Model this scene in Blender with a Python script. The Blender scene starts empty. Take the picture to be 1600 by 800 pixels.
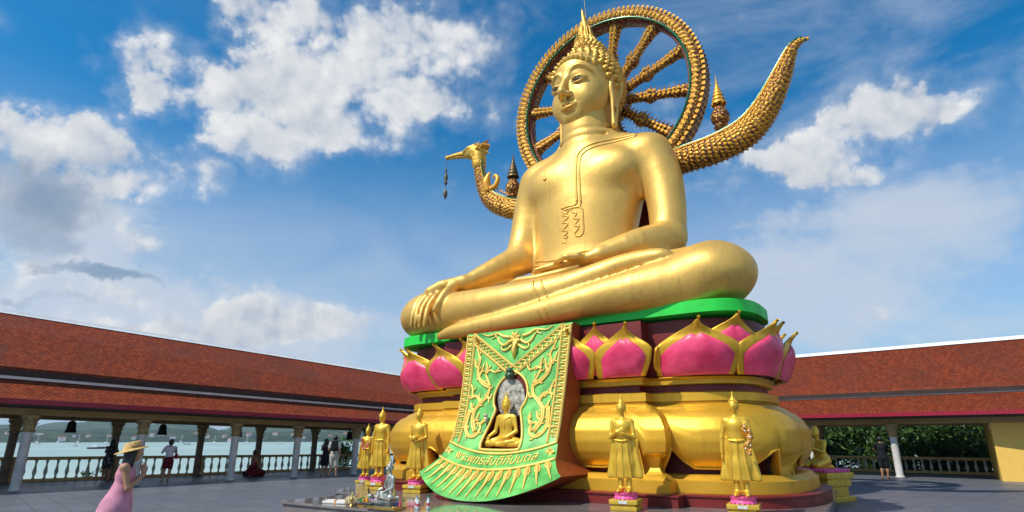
import bpy, bmesh, math, random
import numpy as np
from math import sin, cos, pi, radians, sqrt, atan2
from mathutils import Vector, Matrix
from mathutils.geometry import delaunay_2d_cdt
random.seed(7); RNG = np.random.default_rng(7)
scn = bpy.context.scene
COL = scn.collection
# ------------------------------------------------------------------ camera
cam_d = bpy.data.cameras.new('camera'); cam = bpy.data.objects.new('camera', cam_d); COL.objects.link(cam)
cam_d.sensor_width = 36.0; cam_d.lens = 917.0/1600.0*36.0
cam.location = (0, 0, 1.65); cam.rotation_euler = (radians(90+17.3), 0, 0)
cam_d.clip_start = 0.05; cam_d.clip_end = 30000
scn.camera = cam
# ------------------------------------------------------------------ light, sky, exposure
SUN_AZ = atan2(-0.80, -0.50); SUN_EL = radians(50)
SUN = Vector((sin(SUN_AZ)*cos(SUN_EL), cos(SUN_AZ)*cos(SUN_EL), sin(SUN_EL)))
sl = bpy.data.lights.new('sun', 'SUN'); sun = bpy.data.objects.new('sun', sl); COL.objects.link(sun)
sl.energy = 4.6; sl.angle = radians(0.55); sl.color = (1.0, 0.94, 0.84)
sun.rotation_euler = (-SUN).to_track_quat('-Z', 'Y').to_euler()
scn.view_settings.view_transform = 'Standard'; scn.view_settings.look = 'None'
scn.view_settings.gamma = 1; scn.view_settings.use_curve_mapping = False
scn.view_settings.exposure = 0.0
scn.cycles.max_bounces = 8; scn.cycles.diffuse_bounces = 3; scn.cycles.glossy_bounces = 4
scn.cycles.transparent_max_bounces = 8; scn.cycles.volume_bounces = 0

class NT:
    """small node-graph writer"""
    def __init__(s, tree): s.t = tree; s.n = tree.nodes; s.l = tree.links
    def node(s, typ, **kw):
        n = s.n.new(typ)
        for k, v in kw.items(): setattr(n, k, v)
        return n
    def put(s, sock, v):
        if v is None: return
        if isinstance(v, bpy.types.NodeSocket): s.l.new(v, sock)
        else:
            if sock.type == 'RGBA' and len(v) == 3: v = (*v, 1)
            sock.default_value = v
    def m(s, op, a, b=None, c=None, clamp=False):
        n = s.node('ShaderNodeMath', operation=op, use_clamp=clamp)
        s.put(n.inputs[0], a); s.put(n.inputs[1], b); s.put(n.inputs[2], c)
        return n.outputs[0]
    def vm(s, op, a, b=None):
        n = s.node('ShaderNodeVectorMath', operation=op)
        s.put(n.inputs[0], a); s.put(n.inputs[1], b)
        return n.outputs[1] if op in ('LENGTH', 'DOT_PRODUCT', 'DISTANCE') else n.outputs[0]
    def comb(s, x, y, z):
        n = s.node('ShaderNodeCombineXYZ'); s.put(n.inputs[0], x); s.put(n.inputs[1], y); s.put(n.inputs[2], z); return n.outputs[0]
    def sep(s, v):
        n = s.node('ShaderNodeSeparateXYZ'); s.put(n.inputs[0], v); return n.outputs
    def noise(s, vec, scale, detail=4, rough=.55, lac=2.0, dist=0.0):
        n = s.node('ShaderNodeTexNoise'); s.put(n.inputs['Vector'], vec)
        n.inputs['Scale'].default_value = scale; n.inputs['Detail'].default_value = detail
        n.inputs['Roughness'].default_value = rough; n.inputs['Lacunarity'].default_value = lac
        n.inputs['Distortion'].default_value = dist
        return n.outputs['Fac']
    def mix(s, f, a, b, blend='MIX'):
        n = s.node('ShaderNodeMix', data_type='RGBA', blend_type=blend, clamp_factor=True)
        s.put(n.inputs[0], f); s.put(n.inputs[6], a); s.put(n.inputs[7], b)
        return n.outputs[2]
    def ramp(s, f, stops, interp='LINEAR'):
        n = s.node('ShaderNodeValToRGB'); cr = n.color_ramp; cr.interpolation = interp
        while len(cr.elements) > 1: cr.elements.remove(cr.elements[-1])
        for i, (p, c) in enumerate(stops):
            e = cr.elements[0] if i == 0 else cr.elements.new(p)
            e.position = p
            if not hasattr(c, '__len__'): c = (c, c, c)
            e.color = (*c, 1)
        s.put(n.inputs[0], f); return n.outputs[0]
    def mr(s, v, a, b, c=0.0, d=1.0, smooth=False):
        n = s.node('ShaderNodeMapRange', interpolation_type='SMOOTHSTEP' if smooth else 'LINEAR')
        n.clamp = True
        s.put(n.inputs[0], v)
        for i, q in enumerate((a, b, c, d)): s.put(n.inputs[i+1], q)
        return n.outputs[0]

world = bpy.data.worlds.new('World'); scn.world = world; world.use_nodes = True
W = NT(world.node_tree); W.n.clear()
WHITE= [(-15.1, 36.1, 11.6, 4.0, 1), (-24.8, 30.1, 12.3, 3.0, 1), (-11.3, 31.5, 8.8, 2.9, 0.9), (-25.3, 37.0, 8.0, 2.8, 1), (-5.9, 36.9, 6.5, 4.1, 0.8), (-30.2, 27.8, 5.8, 2.4, 1), (-23.7, 26.6, 4.1, 2.2, 0.9), (-20.3, 28.6, 6.8, 2.3, 1), (-42.9, 22.1, 3.8, 2.8, 1), (-38.6, 23.2, 2.6, 1.9, 1), (-36.1, 21.2, 4.9, 2.5, 1), (-30.9, 22.1, 3.5, 2.4, 0.9), (-41.1, 17.7, 5.8, 2.8, 1), (-41.5, 14.1, 4.4, 2.8, 0.9), (35.0, 25.5, 6.6, 2.4, 1), (29.0, 23.9, 4.2, 2.7, 1), (38.9, 25.6, 3.5, 1.7, 1), (32.3, 21.8, 4.4, 1.3, 0.8), (27.7, 18.8, 2.4, 1.1, 0.6), (-24.4, 10.9, 3.4, 1.8, 1.1), (-19.5, 33.0, 9, 4, 1), (-14, 28.5, 5, 1.8, .8), (-28, 25.0, 4, 2, .8), (-18.4, 11.0, 2.6, 1.2, 0.8), (-22.5, 9.4, 7.5, 1.9, 1.15), (-30, 8.4, 8, 1.7, 1.0), (-36.5, 11.2, 5, 1.6, .85), (-16.5, 10.0, 3.4, 1.7, 1.0), (-33, 16.5, 4, 1.6, .6), (-30.8, 9.5, 4.2, 1.1, 0.6), (32.8, 10.0, 2.0, 0.9, 0.6), (-36.9, 8.9, 4.9, 1.2, 0.6), (23.3, 21.8, 1.7, 0.7, 0.4),
 (70,30,14,6,1),(110,24,16,6,1),(150,35,20,8,1),(-75,28,14,6,1),(-110,22,18,6,1),(-150,30,20,9,1),(-60,45,14,6,.8),(20,62,22,7,.8),(180,18,20,6,.9)]
DARK= [(-40.8, 18.2, 5.5, 2.9, 1), (-36.5, 13.1, 6.0, 0.9, 1.1), (-39, 10.6, 4.0, .6, .8), (-41.9, 16.0, 4.5, 2.8, 1), (-14.2, 34.0, 4.1, 3.3, 0.25), (-41.8, 13.6, 2.2, 0.6, 0.8)]
VEIL = [(-32, 8, 22, 7, 1.1), (-39, 15, 9, 5, .9), (27, 12, 14, 7, 1.0), (36, 16, 10, 6, .9), (12, 30, 5, 7, .45), (33, 34, 8, 3, .5), (-6, 14, 12, 5, .5), (90, 15, 40, 9, .9), (-100, 15, 40, 9, .9), (170, 15, 40, 9, .9)]
def build_world():
    tc = W.node('ShaderNodeTexCoord'); d = W.vm('NORMALIZE', tc.outputs['Generated'])
    x, y, z = W.sep(d)
    D = 180/pi
    az = W.m('MULTIPLY', W.m('ARCTAN2', x, y), D); el = W.m('MULTIPLY', W.m('ARCSINE', z), D)
    # warp
    nz = W.node('ShaderNodeTexNoise'); W.put(nz.inputs['Vector'], d); nz.inputs['Scale'].default_value = 9; nz.inputs['Detail'].default_value = 6; nz.inputs['Roughness'].default_value = .62
    wv = W.vm('SUBTRACT', nz.outputs['Color'], (0.5, 0.5, 0.5)); wx, wy, wz = W.sep(wv)
    azw = W.m('MULTIPLY_ADD', wx, 11.0, az); elw = W.m('MULTIPLY_ADD', wy, 7.0, el)
    def blobs(L, a, e):
        acc = None
        for (ba, be, ra, re, wt) in L:
            u = W.m('MULTIPLY', W.m('SUBTRACT', a, float(ba)), 1/ra); v = W.m('MULTIPLY', W.m('SUBTRACT', e, float(be)), 1/re)
            q = W.m('ADD', W.m('MULTIPLY', u, u), W.m('MULTIPLY', v, v))
            g = W.m('DIVIDE', float(wt), W.m('MULTIPLY_ADD', W.m('MULTIPLY', q, q), .9, 1.0))
            acc = g if acc is None else W.m('MAXIMUM', acc, g)
        return acc
    base = blobs(WHITE, azw, elw)
    dk = blobs(DARK, azw, elw)
    def fb(off, sc, det): return W.noise(W.vm('ADD', d, off), sc, det, .6)
    n0 = W.noise(d, 9, 10, .56); n0s = W.noise(W.vm('ADD', d, tuple(SUN*0.020)), 9, 10, .56)
    vo = W.node('ShaderNodeTexVoronoi', feature='F1'); vo.normalize = False
    W.put(vo.inputs['Vector'], W.vm('ADD', d, W.vm('MULTIPLY', wv, (.05, .05, .05))))
    vo.inputs['Scale'].default_value = 17; vo.inputs['Detail'].default_value = 2; vo.inputs['Roughness'].default_value = .5
    bil = W.m('MULTIPLY', W.m('SUBTRACT', .50, vo.outputs['Distance']), .24)
    n1 = W.m('ADD', n0, bil); n1s = W.m('MULTIPLY_ADD', bil, .35, n0s)
    dens = W.m('ADD', base, W.m('MULTIPLY', W.m('SUBTRACT', n1, .46), 1.9))
    cov = W.mr(dens, .33, .82, 0, 1, True)
    cov = W.m('MAXIMUM', cov, W.m('MULTIPLY', W.mr(dens, .02, .72, 0, 1, True), .30))
    thick = W.mr(dens, .55, 1.35, 0, 1)
    lit = W.m('MULTIPLY_ADD', W.m('SUBTRACT', n1, n1s), 3.2, .62, clamp=True)
    # colours (radiance values: background strength multiplies them)
    cw = W.mix(lit, (5.4, 6.1, 7.2), (10.8, 10.7, 10.5))
    cw = W.mix(W.m('MULTIPLY', thick, .38), cw, (5.6, 6.0, 6.6))
    cw = W.mix(W.mr(W.m('ADD', dk, W.m('MULTIPLY', W.m('SUBTRACT', n1, .5), 1.1)), .25, 1.15, 0, .88, True), cw, (1.7, 2.9, 4.7))
    sky = W.node('ShaderNodeTexSky'); sky.sky_type = 'NISHITA'; sky.sun_disc = False
    sky.sun_elevation = SUN_EL; sky.sun_rotation = SUN_AZ; sky.altitude = 20; sky.air_density = 1.0; sky.dust_density = .6; sky.ozone_density = 2.5
    sc = W.mix(1.0, sky.outputs[0], (0.03, 1.12, 1.62), 'MULTIPLY')
    # thin high veil with soft streaks
    vv = W.vm('MULTIPLY', d, (1.0, 1.0, 3.2))
    vn = W.noise(vv, 2.6, 6, .62, dist=.6)
    veil_side = W.mr(az, -14.0, 20.0, 0.0, .34, True)
    veil = W.m('MULTIPLY', W.mr(vn, .38, .72, 0, 1, True), W.m('ADD', .04, veil_side))
    low = W.mr(el, 31.0, 6.0, 0, .86, True)
    veil = W.m('MAXIMUM', veil, W.m('MULTIPLY', low, W.mr(vn, .28, .62, .55, 1.0)))
    soft = blobs(VEIL, azw, elw)
    veil = W.m('MAXIMUM', veil, W.mr(W.m('ADD', soft, W.m('MULTIPLY', W.m('SUBTRACT', vn, .5), .9)), .30, 1.0, 0, .9, True))
    base_sky = W.mix(veil, sc, (6.7, 7.4, 8.5))
    col = W.mix(cov, base_sky, cw)
    # dark flat streak clouds where no white cloud stands
    dd = W.mr(W.m('ADD', dk, W.m('MULTIPLY', W.m('SUBTRACT', n1, .5), .9)), .45, .95, 0, .75, True)
    col = W.mix(W.m('MULTIPLY', dd, W.m('SUBTRACT', 1.0, cov)), col, (1.9, 3.1, 4.9))
    bg = W.node('ShaderNodeBackground'); W.put(bg.inputs[0], col); bg.inputs[1].default_value = 0.09
    out = W.node('ShaderNodeOutputWorld'); W.l.new(bg.outputs[0], out.inputs[0])
build_world()

# ------------------------------------------------------------------ object helpers
def tag(o, label=None, cat=None, group=None, kind=None):
    if label: o['label'] = label
    if cat: o['category'] = cat
    if group: o['group'] = group
    if kind: o['kind'] = kind
    return o
def empty(name, loc=(0, 0, 0), rz=0.0, label=None, cat=None, group=None):
    o = bpy.data.objects.new(name, None); COL.objects.link(o); o.location = loc; o.rotation_euler = (0, 0, rz)
    return tag(o, label, cat, group)
def link(name, me, mat, parent=None, smooth=False, sharp=None):
    if mat is not None:
        for mm in (mat if isinstance(mat, (list, tuple)) else [mat]): me.materials.append(mm)
    if smooth:
        me.polygons.foreach_set('use_smooth', [True]*len(me.polygons))
        if sharp is not None: me.set_sharp_from_angle(angle=radians(sharp))
    o = bpy.data.objects.new(name, me); COL.objects.link(o); o.parent = parent
    return o
def copy_tree(o, parent=None):
    c = o.copy(); COL.objects.link(c); c.parent = parent
    for ch in list(o.children): copy_tree(ch, c)
    return c
class MB:
    def __init__(s): s.v = []; s.f = []; s.mi = []
    def add(s, vs, fs, mi=0):
        k = len(s.v); s.v.extend([tuple(map(float, p)) for p in vs]); s.f.extend([tuple(i+k for i in f) for f in fs]); s.mi.extend([mi]*len(fs)); return s
    def box(s, c, sz, rz=0, mi=0, taper=1.0, rx=0, ry=0):
        hx, hy, hz = sz[0]/2, sz[1]/2, sz[2]/2
        R = Matrix.Rotation(rz, 3, 'Z') @ Matrix.Rotation(ry, 3, 'Y') @ Matrix.Rotation(rx, 3, 'X')
        vs = []
        for dz in (-1, 1):
            t = taper if dz > 0 else 1.0
            for dx, dy in ((-1, -1), (1, -1), (1, 1), (-1, 1)):
                vs.append(Vector(c) + R @ Vector((dx*hx*t, dy*hy*t, dz*hz)))
        return s.add(vs, [(3, 2, 1, 0), (4, 5, 6, 7), (0, 1, 5, 4), (1, 2, 6, 5), (2, 3, 7, 6), (3, 0, 4, 7)], mi)
    def lathe(s, prof, n=16, c=(0, 0, 0), mi=0, sx=1, sy=1, cap=True):
        vs = [(c[0]+r*cos(2*pi*i/n)*sx, c[1]+r*sin(2*pi*i/n)*sy, c[2]+z) for r, z in prof for i in range(n)]
        fs = [(j*n+i, j*n+(i+1) % n, (j+1)*n+(i+1) % n, (j+1)*n+i) for j in range(len(prof)-1) for i in range(n)]
        if cap: fs.append(tuple(range(n-1, -1, -1))); fs.append(tuple((len(prof)-1)*n+i for i in range(n)))
        return s.add(vs, fs, mi)
    def tube(s, pts, r, n=8, mi=0, flat=1.0, up=None, cap=True):
        P = [Vector(p) for p in pts]; m = len(P)
        R = list(r) if hasattr(r, '__len__') else [r]*m
        vs = []; prev = None
        for i in range(m):
            t = (P[min(i+1, m-1)]-P[max(i-1, 0)])
            t = t.normalized() if t.length > 1e-9 else Vector((0, 0, 1))
            if up is not None: a = Vector(up) - t*Vector(up).dot(t)
            elif prev is None:
                a = Vector((0, 0, 1)) if abs(t.z) < .9 else Vector((1, 0, 0)); a = a - t*a.dot(t)
            else: a = prev - t*prev.dot(t)
            if a.length < 1e-6: a = t.orthogonal()
            a.normalize(); prev = a; b = t.cross(a)
            for k in range(n):
                th = 2*pi*k/n; vs.append(P[i] + a*(cos(th)*R[i]*flat) + b*(sin(th)*R[i]))
        fs = [(j*n+i, j*n+(i+1) % n, (j+1)*n+(i+1) % n, (j+1)*n+i) for j in range(m-1) for i in range(n)]
        if cap: fs.append(tuple(range(n-1, -1, -1))); fs.append(tuple((m-1)*n+i for i in range(n)))
        return s.add(vs, fs, mi)
    def sph(s, c, r, nu=10, nv=6, mi=0, R=None):
        if not hasattr(r, '__len__'): r = (r, r, r)
        vs = []; c = Vector(c)
        for j in range(nv+1):
            ph = pi*j/nv
            for i in range(nu):
                th = 2*pi*i/nu
                q = Vector((r[0]*sin(ph)*cos(th), r[1]*sin(ph)*sin(th), r[2]*cos(ph)))
                vs.append(c + (R @ q if R is not None else q))
        fs = [(j*nu+i, (j+1)*nu+i, (j+1)*nu+(i+1) % nu, j*nu+(i+1) % nu) for j in range(nv) for i in range(nu)]
        return s.add(vs, fs, mi)
    def prism(s, poly, z0, z1, mi=0):
        n = len(poly); vs = [(p[0], p[1], z0) for p in poly] + [(p[0], p[1], z1) for p in poly]
        fs = [tuple(range(n-1, -1, -1)), tuple(range(n, 2*n))] + [(i, (i+1) % n, n+(i+1) % n, n+i) for i in range(n)]
        return s.add(vs, fs, mi)
    def extr(s, sec, x0, x1, mi=0):     # section in (y,z) swept along x
        n = len(sec); vs = [(x0, p[0], p[1]) for p in sec] + [(x1, p[0], p[1]) for p in sec]
        fs = [tuple(range(n)), tuple(range(2*n-1, n-1, -1))] + [(i, n+i, n+(i+1) % n, (i+1) % n) for i in range(n)]
        return s.add(vs, fs, mi)
    def mesh(s, name):
        me = bpy.data.meshes.new(name); me.from_pydata(s.v, [], s.f)
        if any(s.mi): me.polygons.foreach_set('material_index', s.mi)
        me.update(); return me
    def build(s, name, mat, parent=None, smooth=False, sharp=None, bevel=0):
        me = s.mesh(name)
        if bevel:
            bm = bmesh.new(); bm.from_mesh(me)
            es = [e for e in bm.edges if len(e.link_faces) == 2 and e.calc_face_angle(0) > .5]
            bmesh.ops.bevel(bm, geom=es, offset=bevel, segments=2, affect='EDGES', profile=.6, clamp_overlap=True)
            bm.to_mesh(me); bm.free(); smooth = True; sharp = 40
        return link(name, me, mat, parent, smooth, sharp)
def nparr(name, V, F, mat, parent=None, smooth=True, sharp=None):
    me = bpy.data.meshes.new(name)
    me.vertices.add(len(V)); me.vertices.foreach_set('co', np.asarray(V, np.float32).ravel())
    F = np.asarray(F, np.int32); k = F.shape[1]
    me.loops.add(F.size); me.loops.foreach_set('vertex_index', F.ravel())
    me.polygons.add(len(F)); me.polygons.foreach_set('loop_start', np.arange(0, F.size, k, dtype=np.int32))
    me.update(calc_edges=True); me.validate()
    return link(name, me, mat, parent, smooth, sharp)
def smoothpts(pts, n):
    """Catmull-Rom through control points"""
    P = [np.array(p, float) for p in pts]; P = [2*P[0]-P[1]] + P + [2*P[-1]-P[-2]]
    out = []
    for i in range(1, len(P)-2):
        for k in range(n):
            t = k/n; a, b, c, d = P[i-1:i+3]
            out.append(.5*((2*b)+(-a+c)*t+(2*a-5*b+4*c-d)*t*t+(-a+3*b-3*c+d)*t**3))
    out.append(P[-2]); return out

# ------------------------------------------------------------------ signed-distance modelling
class SDF:
    def __init__(s, lo, hi, h):
        s.lo = np.array(lo, float); s.h = h; s.n = np.ceil((np.array(hi)-s.lo)/h).astype(int)+1
        s.F = np.full(s.n, 4*h+.6, np.float32)
        s.ax = [s.lo[i]+h*np.arange(s.n[i]) for i in range(3)]
    def _sub(s, lo, hi):
        sl = []
        for i in range(3):
            a = max(0, int((lo[i]-s.lo[i])/s.h)); b = min(s.n[i], int((hi[i]-s.lo[i])/s.h)+2)
            if b <= a: return None, None
            sl.append(slice(a, b))
        G = np.meshgrid(*[s.ax[i][sl[i]].astype(np.float32) for i in range(3)], indexing='ij', sparse=True)
        return tuple(sl), G
    def put(s, sl, d, k, op):
        A = s.F[sl]
        if op == 'sub':
            d = -d
            hh = np.maximum(k-np.abs(A-d), 0)/max(k, 1e-6); s.F[sl] = np.maximum(A, d)+hh*hh*k*.25
        else:
            hh = np.maximum(k-np.abs(A-d), 0)/max(k, 1e-6); s.F[sl] = np.minimum(A, d)-hh*hh*k*.25
    def cone(s, a, b, r1, r2, k=.1, flat=None, f=1.0, op='add'):
        a = np.array(a, float); b = np.array(b, float); m = max(r1, r2)*max(1, f)+k+3*s.h
        sl, G = s._sub(np.minimum(a, b)-m, np.maximum(a, b)+m)
        if sl is None: return
        ab = b-a; L2 = ab@ab+1e-12
        px, py, pz = G[0]-a[0], G[1]-a[1], G[2]-a[2]
        t = np.clip((px*ab[0]+py*ab[1]+pz*ab[2])/L2, 0, 1)
        dx, dy, dz = px-t*ab[0], py-t*ab[1], pz-t*ab[2]
        if flat is not None:
            w = np.array(flat, float); w /= np.linalg.norm(w); q = dx*w[0]+dy*w[1]+dz*w[2]; g = (1/f-1)*q
            dx, dy, dz = dx+g*w[0], dy+g*w[1], dz+g*w[2]
        d = (np.sqrt(dx*dx+dy*dy+dz*dz)-(r1+(r2-r1)*t))*min(1, f)
        s.put(sl, d.astype(np.float32), k, op)
    def ell(s, c, r, k=.1, R=None, op='add'):
        c = np.array(c, float); r = np.array(r, float); m = (r.max() if R is not None else r)+k+3*s.h
        sl, G = s._sub(c-m, c+m)
        if sl is None: return
        p = [G[0]-c[0], G[1]-c[1], G[2]-c[2]]
        if R is not None:
            R = np.array(R, float); p = [R[0, i]*p[0]+R[1, i]*p[1]+R[2, i]*p[2] for i in range(3)]
        k0 = np.sqrt(sum((p[i]/r[i])**2 for i in range(3))); k1 = np.sqrt(sum((p[i]/r[i]**2)**2 for i in range(3)))+1e-6
        s.put(sl, (k0*(k0-1)/k1).astype(np.float32), k, op)
    def path(s, pts, rs, k=.1, op='add', flat=None, f=1.0, n=0):
        if n:
            q = smoothpts([(*p, r) for p, r in zip(pts, rs)], n); pts = [x[:3] for x in q]; rs = [x[3] for x in q]
        P = np.array(pts, float); R = np.array(rs, float); m = R.max()*max(1, f)+k+3*s.h
        sl, G = s._sub(P.min(0)-m, P.max(0)+m)
        if sl is None: return
        D = None
        w = None
        if flat is not None: w = np.array(flat, float); w /= np.linalg.norm(w)
        for i in range(len(P)-1):
            a, ab = P[i], P[i+1]-P[i]; L2 = ab@ab+1e-12
            px, py, pz = G[0]-a[0], G[1]-a[1], G[2]-a[2]
            t = np.clip((px*ab[0]+py*ab[1]+pz*ab[2])/L2, 0, 1); dx, dy, dz = px-t*ab[0], py-t*ab[1], pz-t*ab[2]
            if w is not None:
                q = dx*w[0]+dy*w[1]+dz*w[2]; g = (1/f-1)*q; dx, dy, dz = dx+g*w[0], dy+g*w[1], dz+g*w[2]
            d = (np.sqrt(dx*dx+dy*dy+dz*dz)-(R[i]+(R[i+1]-R[i])*t))*min(1, f)
            D = d if D is None else np.minimum(D, d)
        s.put(sl, D.astype(np.float32), k, op)
    def at(s, p):
        i = [int(round((p[j]-s.lo[j])/s.h)) for j in range(3)]
        if any(i[j] < 0 or i[j] >= s.n[j] for j in range(3)): return 1.0
        return float(s.F[i[0], i[1], i[2]])
    def tri(s, p):
        q = [(p[j]-s.lo[j])/s.h for j in range(3)]; i = [int(math.floor(v)) for v in q]
        if any(i[j] < 0 or i[j]+1 >= s.n[j] for j in range(3)): return 1.0
        f = [q[j]-i[j] for j in range(3)]; A = s.F[i[0]:i[0]+2, i[1]:i[1]+2, i[2]:i[2]+2]
        A = A[0]*(1-f[0])+A[1]*f[0]; A = A[0]*(1-f[1])+A[1]*f[1]; return float(A[0]*(1-f[2])+A[1]*f[2])
    def hit(s, p, d, step=None, mx=12.0):
        """walk from p along d until the surface"""
        st = step or s.h*.5; p = np.array(p, float); d = np.array(d, float); t = 0
        while t < mx:
            if s.tri(p+d*t) < 0:
                a, b = t-st, t
                for _ in range(8):
                    m = (a+b)/2
                    if s.tri(p+d*m) < 0: b = m
                    else: a = m
                return p+d*b
            t += st
        return None
    def nets(s):
        F = s.F; S = F < 0; nx, ny, nz = F.shape
        c = [S[i:nx-1+i, j:ny-1+j, k:nz-1+k] for i in (0, 1) for j in (0, 1) for k in (0, 1)]
        cnt = sum(x.astype(np.int8) for x in c); act = (cnt > 0) & (cnt < 8)
        idx = -np.ones(act.shape, np.int64); I = np.argwhere(act); idx[act] = np.arange(len(I))
        acc = np.zeros((len(I), 3)); num = np.zeros(len(I))
        cor = [(i, j, k) for i in (0, 1) for j in (0, 1) for k in (0, 1)]
        V = {q: F[I[:, 0]+q[0], I[:, 1]+q[1], I[:, 2]+q[2]].astype(float) for q in cor}
        for q in cor:
            for ax in range(3):
                if q[ax] == 0:
                    r = list(q); r[ax] = 1; r = tuple(r); a, b = V[q], V[r]; m = (a < 0) != (b < 0)
                    t = np.where(m, a/(a-b+1e-20), 0); pos = np.tile(np.array(q, float), (len(I), 1)); pos[:, ax] += t
                    acc[m] += pos[m]; num[m] += 1
        P = (I + acc/num[:, None])*s.h + s.lo
        faces = []
        for ax in range(3):
            a, b = (ax+1) % 3, (ax+2) % 3
            s0 = [slice(None)]*3; s1 = [slice(None)]*3; s0[ax] = slice(0, F.shape[ax]-1); s1[ax] = slice(1, None)
            A, B = S[tuple(s0)], S[tuple(s1)]; E = np.argwhere(A != B)
            if not len(E): continue
            E = E[(E[:, a] > 0) & (E[:, b] > 0) & (E[:, a] < F.shape[a]-1) & (E[:, b] < F.shape[b]-1)]
            ins = A[E[:, 0], E[:, 1], E[:, 2]]
            def g(da, db):
                Q = E.copy(); Q[:, a] -= da; Q[:, b] -= db; return idx[Q[:, 0], Q[:, 1], Q[:, 2]]
            q = np.stack([g(1, 1), g(0, 1), g(0, 0), g(1, 0)], 1)
            q = np.where(ins[:, None], q, q[:, ::-1]); faces.append(q)
        return P, np.concatenate(faces)
    def build(s, name, mat, parent=None, warp=None, relax=1):
        P, Q = s.nets()
        for _ in range(relax):      # one light tangential smoothing pass
            acc = np.zeros_like(P); n = np.zeros(len(P))
            for i in range(4):
                np.add.at(acc, Q[:, i], P[Q[:, (i+1) % 4]]); np.add.at(acc, Q[:, i], P[Q[:, (i-1) % 4]]); np.add.at(n, Q[:, i], 2)
            P = P*.5 + .5*acc/np.maximum(n, 1)[:, None]
        if warp is not None: P = warp(P)
        return nparr(name, P, Q, mat, parent, True)
    def copy(s):
        c = SDF.__new__(SDF); c.lo, c.h, c.n, c.ax = s.lo, s.h, s.n, s.ax; c.F = s.F.copy(); return c

# ------------------------------------------------------------------ materials
MATS = {}
def mat(name, col, rough=.6, metal=0.0, spec=.5, var=.12, vscale=3.0, bump=0.0, bscale=20.0, alpha=None, coat=0, col2=None, trans=0, emit=None):
    """plain procedural surface: base colour with soft noise variation, optional fine bump"""
    if name in MATS: return MATS[name]
    m = bpy.data.materials.new(name); m.use_nodes = True; t = NT(m.node_tree); b = t.n['Principled BSDF']
    tc = t.node('ShaderNodeTexCoord').outputs['Object']
    n = t.noise(tc, vscale, 6, .6)
    lo = tuple(c*(1-var*1.6) for c in col); hi = tuple(min(1, c*(1+var)) for c in (col2 or col))
    t.put(b.inputs['Base Color'], t.ramp(n, [(.3, lo), (.7, hi)]))
    t.put(b.inputs['Roughness'], t.mr(n, .3, .7, min(1, rough*1.12), rough*.88))
    b.inputs['Metallic'].default_value = metal; b.inputs['Specular IOR Level'].default_value = spec
    b.inputs['Coat Weight'].default_value = coat; b.inputs['Transmission Weight'].default_value = trans
    if bump:
        bn = t.node('ShaderNodeBump'); bn.inputs['Strength'].default_value = 1.0; bn.inputs['Distance'].default_value = bump
        t.put(bn.inputs['Height'], t.noise(tc, bscale, 5, .6)); t.l.new(bn.outputs[0], b.inputs['Normal'])
    MATS[name] = m; return m
def gold(name, col=(.80, .50, .12), metal=.6, rough=.43, bump=.004, bscale=9, dirt=.35, streak=0.0):
    m = bpy.data.materials.new(name); m.use_nodes = True; t = NT(m.node_tree); b = t.n['Principled BSDF']
    tc = t.node('ShaderNodeTexCoord').outputs['Object']
    n = t.noise(tc, 1.3, 7, .62); n2 = t.noise(tc, 14, 4, .6); n3 = t.noise(t.vm('MULTIPLY', tc, (5, 5, .5)), 1.5, 6, .6)
    c = t.mix(t.mr(n, .35, .7), tuple(x*.90 for x in col), tuple(min(1, x*1.08) for x in col))
    c = t.mix(t.m('MULTIPLY', t.mr(n2, .58, .75), dirt*.6), c, tuple(x*.62 for x in col))
    if streak: c = t.mix(t.m('MULTIPLY', t.mr(n3, .56, .74), streak), c, (.16, .09, .03))
    t.put(b.inputs['Base Color'], c)
    t.put(b.inputs['Roughness'], t.m('ADD', t.mr(n, .3, .7, rough+.05, rough-.05), t.m('MULTIPLY', n2, .06)))
    b.inputs['Metallic'].default_value = metal
    bn = t.node('ShaderNodeBump'); bn.inputs['Strength'].default_value = .8; bn.inputs['Distance'].default_value = bump
    t.put(bn.inputs['Height'], t.noise(tc, bscale, 6, .6)); t.l.new(bn.outputs[0], b.inputs['Normal'])
    MATS[name] = m; return m
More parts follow.
